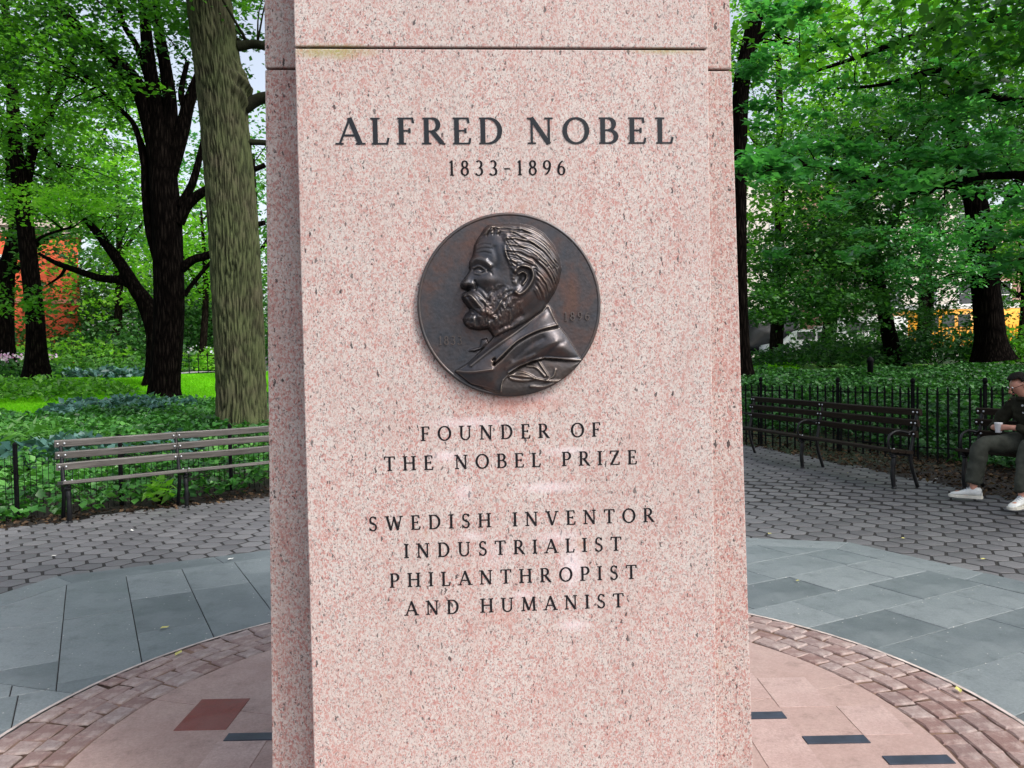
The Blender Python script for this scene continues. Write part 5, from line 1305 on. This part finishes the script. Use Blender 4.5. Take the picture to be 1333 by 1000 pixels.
def building(label, x0, x1, Y, z0, z1, mat, rz=0, dep=9, fl=3.1, wsp=2.6, bands=False, win=True, skip=()):
    T = thing('building', (x0, Y, z0), label, 'building', rz=rz); W_ = x1-x0; Hh = z1-z0
    MB().box(0, 0, -.5, W_, dep, Hh).build('wall', mat, T)
    MB().box(-.25, -.35, Hh, W_+.25, dep+.25, Hh+.5).box(-.1, -.18, Hh-.35, W_+.1, -.003, Hh-.003).build('cornice', M['stone_band'], T)
    nz = int(Hh/fl); nx = int(W_/wsp)
    fm = MB().box(-.62, -.06, -.05, -.52, .03, 1.85).box(.52, -.06, -.05, .62, .03, 1.85).box(-.62, -.07, 1.85, .62, .03, 1.98).box(-.75, -.14, -.18, .75, .03, -.05).box(-.52, -.045, .86, .52, -.01, .93).mesh('window', M['white'])
    pm = MB().box(-.52, -.03, -.05, .52, -.004, 1.85).mesh('pane', M['glass'])
    if win:
        for i in range(nx):
            for j in range(nz):
                w_ = obj('window', fm, T, ((i+.5)*W_/nx, 0, .9+j*fl)); obj('pane', pm, w_)
    if bands:
        for j in range(int(Hh/fl)+1): MB().box(0.0, -.10, j*fl+.35, W_+.03, -.002, j*fl+.60).build('band', M['brick_band'], T)
a = at(104, 400, 44); bb = at(-60, 400, 44)
RZ = radians(29)
building('bright red brick building behind the slim forked trunk', a.x-8*cos(RZ), a.x-8*cos(RZ)+8, 44-8*sin(RZ), 1.2, at(80, 300, 44).z, M['redbrick'], rz=RZ, bands=True, fl=3.6, wsp=4.4)
a = at(1140, 400, 62); bb = at(1280, 400, 62)
building('pale cream building across the street behind the buses', a.x, bb.x, 62, 1.2, 15, M['cream'])
a = at(930, 400, 66); bb = at(1040, 400, 66)
building('cream apartment building just right of the monument', a.x, bb.x, 66, 1.2, 17, M['cream'])
a = at(1045, 400, 70); bb = at(1136, 400, 70)
building('pink brick house front between the two cream buildings', a.x, bb.x, 70, 1.2, 16, M['pinkbrick'])
a = at(1284, 400, 64); bb = at(1420, 400, 64)
building('pink brick building at the right end of the street', a.x, bb.x, 64, 1.2, 12.5, M['pinkbrick'])

# ------------------------------------------------------------------ seated person
def skin_obj(name, V, E_, R_, mat, parent, sub=2, root=0):
    me = bpy.data.meshes.new(name); me.from_pydata([tuple(v) for v in V], E_, []); me.update(); me.materials.append(mat)
    o = obj(name, me, parent); sk_ = o.modifiers.new('skin', 'SKIN')
    for i, r_ in enumerate(R_): 
        rr = r_ if hasattr(r_, '__len__') else (r_, r_)
        me.skin_vertices[0].data[i].radius = rr
    me.skin_vertices[0].data[root].use_root = True
    sk_.use_smooth_shade = True
    ss = o.modifiers.new('sub', 'SUBSURF'); ss.levels = sub; ss.render_levels = sub
    return o
def chain(V, E_, R_, pts, rad, start=None):
    prev = start
    for p, r_ in zip(pts, rad):
        V.append(Vector(p)); R_.append(r_); k = len(V)-1
        if prev is not None: E_.append((prev, k))
        prev = k
    return prev
def person():
    M['skin'] = simple('skin', (.50, .24, .17), .5, 0, .12, 20); M['jacket'] = simple('jacket_cloth', (.018, .018, .012), .9, 0, .35, 14, .4, spec=.1)
    M['trouser'] = simple('trouser_cloth', (.048, .052, .042), .9, 0, .3, 12, .4, spec=.1); M['hair'] = simple('dark_hair', (.008, .006, .005), .7, 0, .4, 40, .6, spec=.15)
    M['shoe'] = simple('white_shoe_leather', (.68, .69, .66), .5, 0, .12, 30, .2); M['sole'] = simple('shoe_sole', (.6, .58, .5), .7); M['lace'] = simple('shoe_lace', (.35, .40, .45), .7)
    M['cup'] = simple('paper_cup', (.8, .8, .82), .6, 0, .05, 20)
    # frame of the bench: origin on the ground under the seat edge; f = facing, a = along (towards the viewer's right)
    a = rdir.normalized(); f = Vector((-a.y*-1, 0, 0)); f = Vector((a.y, -a.x, 0))       # facing: away from the back
    if f.y > 0: f = -f
    O = r0+a*.68; Z = .08
    T = thing('person', (O.x, O.y, Z), 'person in dark jacket and grey trousers sitting on bench holding white cup', 'person')
    def W(x, y, z): return a*x+f*(y+.06)+Vector((0, 0, z if z < .6 else .55+(z-.55)*.85))    # along, forward of the seat edge, up
    V = []; E_ = []; R_ = []
    V.append(W(0, -.24, .53)); R_.append((.135, .10)); pel = 0
    ch = chain(V, E_, R_, [W(-.01, -.25, .66), W(-.03, -.23, .80), W(-.05, -.19, .93)], [(.135, .10), (.15, .105), (.16, .10)], pel)
    nk = chain(V, E_, R_, [W(-.06, -.155, 1.03), W(-.075, -.12, 1.085), W(-.10, -.085, 1.16), W(-.115, -.075, 1.215), W(-.12, -.09, 1.27)], [.06, .05, .078, (.083, .09), .055], ch)
    headc = W(-.11, -.08, 1.185)
    # arms, both hands meet round the cup in front of the chest
    cup = W(-.22, .06, .70)
    def arm(s, el, wr):
        e = chain(V, E_, R_, [W(-.05+s*.17, -.19, .965), W(-.05+s*.205, -.16, .90)], [.058, .052], ch)
        e = chain(V, E_, R_, [el, el.lerp(wr, .5), wr], [.043, .036, .026], e)
        hand = wr+(cup-wr)*.55; e = chain(V, E_, R_, [hand], [(.034, .018)], e)
        side = Vector((0, 0, 1)); out = (cup-wr).normalized()
        for k in range(4):
            off = side*(.024-.016*k); b0 = hand+off+out*.015; L = (.030, .034, .031, .024)[k]
            cur = f*(1 if s < 0 else 1)
            chain(V, E_, R_, [b0+out*.012, b0+out*(.012+L*.6)+f*.012, b0+out*(.018+L*.9)-f*.004+Vector((0, 0, -.003))], [.0095, .0085, .007], e)
        chain(V, E_, R_, [hand+Vector((0, 0, .018))-f*.016, hand+out*.028+Vector((0, 0, .026))-f*.014], [.011, .008], e)
        return e
    arm(-1, W(-.34, -.10, .70), W(-.30, .02, .695)); arm(1, W(.20, -.08, .68), W(-.10, .06, .715))
    def leg(s, kn, an, toe):
        e = chain(V, E_, R_, [W(s*.09, -.20, .50), W(s*.11, -.08, .515)], [.088, .085], pel)
        e = chain(V, E_, R_, [kn, kn.lerp(an, .35), an, an+Vector((0, 0, -.045)), an.lerp(toe, .45)+Vector((0, 0, -.05)), toe], [.062, .055, .034, .034, .034, .026], e)
    kL, aL = W(-.27, .27, .52), W(-.30, .33, .115); kR, aR = W(.20, .30, .53), W(.22, .42, .115)
    tL = aL+(f*.35+a*-.85).normalized()*.17+Vector((0, 0, -.075)); tR = aR+(f*.9+a*.1).normalized()*.17+Vector((0, 0, -.075))
    leg(-1, kL, aL, tL); leg(1, kR, aR, tR)
    # nose and brow bump on the head
    look = (f*.85+a*-.35+Vector((0, 0, -.45))).normalized()
    body = skin_obj('body', V, E_, R_, M['skin'], T)
    upv = (Vector((0, 0, 1))-look*look.z).normalized(); sd_ = look.cross(upv)
    hp = headc+Vector((0, 0, .0))
    MB().lathe([(.004, 0), (.014, .006), (.012, .022), (.006, .042), (.002, .05)], (0, 0, 0), 8)
    nm = MB(); nm.tube([hp+look*.080+upv*.022, hp+look*.098+upv*.0, hp+look*.108-upv*.018, hp+look*.092-upv*.026], [.008, .011, .014, .009], 8); nm.build('nose', M['skin'], T, True)
    for s in (-1, 1):
        em = MB(); c = hp+sd_*s*.086-look*.005; em.tube([c+upv*.026, c+upv*.012+sd_*s*.012, c-upv*.014+sd_*s*.008, c-upv*.028], [.008, .014, .012, .006], 8, flat=.5); em.build('ear', M['skin'], T, True)
        ey = MB().tube([hp+look*.084+sd_*s*.032+upv*.02, hp+look*.091+sd_*s*.032+upv*.02], [.013, .006], 8); ey.build('eye', M['white'], T, True)
    mo = MB().tube([hp+look*.088-upv*.045+sd_*-.02, hp+look*.094-upv*.043, hp+look*.088-upv*.045+sd_*.02], [.003, .006, .003], 6); M['lip'] = simple('lip', (.35, .12, .09), .5); mo.build('mouth', M['lip'], T, True)
    # glasses
    gm = MB()
    for s in (-1, 1):
        cc = hp+look*.102+sd_*s*.032+upv*.018; gm.tube([cc+(sd_*cos(t*pi/5)*.024+upv*sin(t*pi/5)*.017) for t in range(11)], .0028, 5)
        gm.tube([hp+look*.10+sd_*s*.056+upv*.02, hp+sd_*s*.09+upv*.018], .0025, 5)
    gm.tube([hp+look*.106+sd_*-.009+upv*.02, hp+look*.106+sd_*.009+upv*.02], .0025, 5); gm.build('glasses', M['iron_flat'], T)
    # hair as a cap over skull
    bm = bmesh.new(); bmesh.ops.create_uvsphere(bm, u_segments=28, v_segments=18, radius=1)
    for v in list(bm.verts):
        p = v.co.copy(); q = sd_*p.x*.099+look*p.y*.108+upv*p.z*.105
        if p.y > .35 and p.z < .55 or p.z < -.45 or (p.y > 0 and p.z < .12): bm.verts.remove(v); continue
        n_ = 1+.03*sin(p.x*17+p.z*9)*cos(p.y*15); v.co = hp+upv*.028-look*.012+q*n_
    me = bpy.data.meshes.new('hair'); bm.to_mesh(me); bm.free(); me.materials.append(M['hair']); me.shade_smooth(); h_ = obj('hair', me, T); so_ = h_.modifiers.new('t', 'SOLIDIFY'); so_.thickness = .012
    # jacket
    V = []; E_ = []; R_ = []; V.append(W(0, -.25, .56)); R_.append((.175, .145)); 
    c = chain(V, E_, R_, [W(-.01, -.25, .68), W(-.03, -.225, .81), W(-.05, -.19, .93), W(-.06, -.165, 1.01), W(-.068, -.14, 1.05)], [(.175, .14), (.18, .14), (.17, .12), (.095, .09), (.075, .07)], 0)
    for s, el, wr in ((-1, W(-.34, -.10, .70), W(-.305, .01, .695)), (1, W(.20, -.08, .68), W(-.07, .05, .713))):
        chain(V, E_, R_, [W(-.05+s*.16, -.19, .96), W(-.05+s*.22, -.165, .89), el, el.lerp(wr, .5), wr], [.082, .076, .066, .056, .045], 3)
    ct = bpy.data.textures.new('cloth_folds', 'CLOUDS'); ct.noise_scale = .09; ct.noise_depth = 2
    def folds(o, st):
        dm = o.modifiers.new('folds', 'DISPLACE'); dm.texture = ct; dm.strength = st; dm.mid_level = .5; dm.texture_coords = 'LOCAL'
    folds(skin_obj('jacket', V, E_, R_, M['jacket'], T, 3), .05)
    cm = MB(); cm.tube([W(-.068, -.14, 1.035)+(a*cos(t*pi/6)*.082+f*sin(t*pi/6)*.075) for t in range(13)], .020, 8); cm.build('collar', M['jacket'], T, True)
    bmb = MB()
    for z_, y_ in ((.96, -.068), (.88, -.070), (.80, -.085), (.62, -.10), (.60, -.105)): bmb.tube([W(-.06+(.96-z_)*.1, y_, z_), W(-.06+(.96-z_)*.1, y_+.012, z_)], .010, 8)
    bmb.build('buttons', M['bolt'], T, kind='stuff')
    # trousers
    V = []; E_ = []; R_ = []; V.append(W(0, -.235, .54)); R_.append((.17, .12))
    for s, kn, an in ((-1, kL, aL), (1, kR, aR)):
        chain(V, E_, R_, [W(s*.10, -.16, .525), W(s*.12, -.05, .53).lerp(kn, .3), kn, kn.lerp(an, .25), kn.lerp(an, .6), an+Vector((0, 0, .055)), an+Vector((0, 0, .02))], [.115, .105, .088, .085, .078, .080, .076], 0)
    folds(skin_obj('trousers', V, E_, R_, M['trouser'], T, 3), .045)
    for an, toe in ((aL, tL), (aR, tR)):
        fd = (toe-an); fd.z = 0; fd.normalize(); sd2 = Vector((-fd.y, fd.x, 0)); sh = obj('shoe', None, T, an+Vector((0, 0, -.115)))
        # upper: lofted sections heel to toe
        secs = [(-.075, .030, .085), (-.06, .040, .105), (-.02, .043, .11), (.03, .045, .105), (.07, .047, .082), (.12, .052, .062), (.165, .050, .052), (.195, .036, .040), (.21, .012, .022)]
        mb = MB(); n = 12
        for y_, w_, h_ in secs:
            for j in range(n):
                t = 2*pi*j/n; cz = .022+(h_-.022)/2; mb.v.append(tuple(fd*y_+sd2*w_*cos(t)*(1 if sin(t) < 0 else .85)+Vector((0, 0, cz+(h_-.02)/2*sin(t)))))
        for i in range(len(secs)-1):
            for j in range(n): mb.f.append((i*n+j, i*n+(j+1) % n, (i+1)*n+(j+1) % n, (i+1)*n+j))
        mb.f += [tuple(range(n)), tuple((len(secs)-1)*n+j for j in range(n))]; mb.build('upper', M['shoe'], sh, True)
        so2 = MB(); pr = [(-.085, .0), (-.075, .036), (-.03, .044), (.03, .044), (.09, .05), (.14, .055), (.19, .044), (.215, .018), (.22, .0)]
        out = [(y_, w_) for y_, w_ in pr]+[(y_, -w_) for y_, w_ in reversed(pr[1:-1])]
        P2 = [(tuple(fd*y_+sd2*w_)) for y_, w_ in out]; pp = [(p_[0], p_[1]) for p_ in P2]
        if area(pp) < 0: pp = pp[::-1]
        so2.poly_prism(pp, .0, .026, .004).build('sole', M['sole'], sh)
        lm = MB()
        for k in range(4): y_ = .035+k*.022; h_ = .108-k*.013; lm.tube([fd*y_+sd2*.026+Vector((0, 0, h_-.014)), fd*y_+Vector((0, 0, h_+.002)), fd*y_-sd2*.026+Vector((0, 0, h_-.014))], .0035, 5)
        lm.build('laces', M['lace'], sh, kind='stuff')
    cu = T.location+cup
    MB().lathe([(.026, -.045), (.028, -.043), (.036, .045), (.039, .048), (.036, .052)], (0, 0, 0), 18).build('paper_cup', M['cup'], None, True, loc=cu, label='white paper cup held in the hands of the seated person', cat='cup')
person()
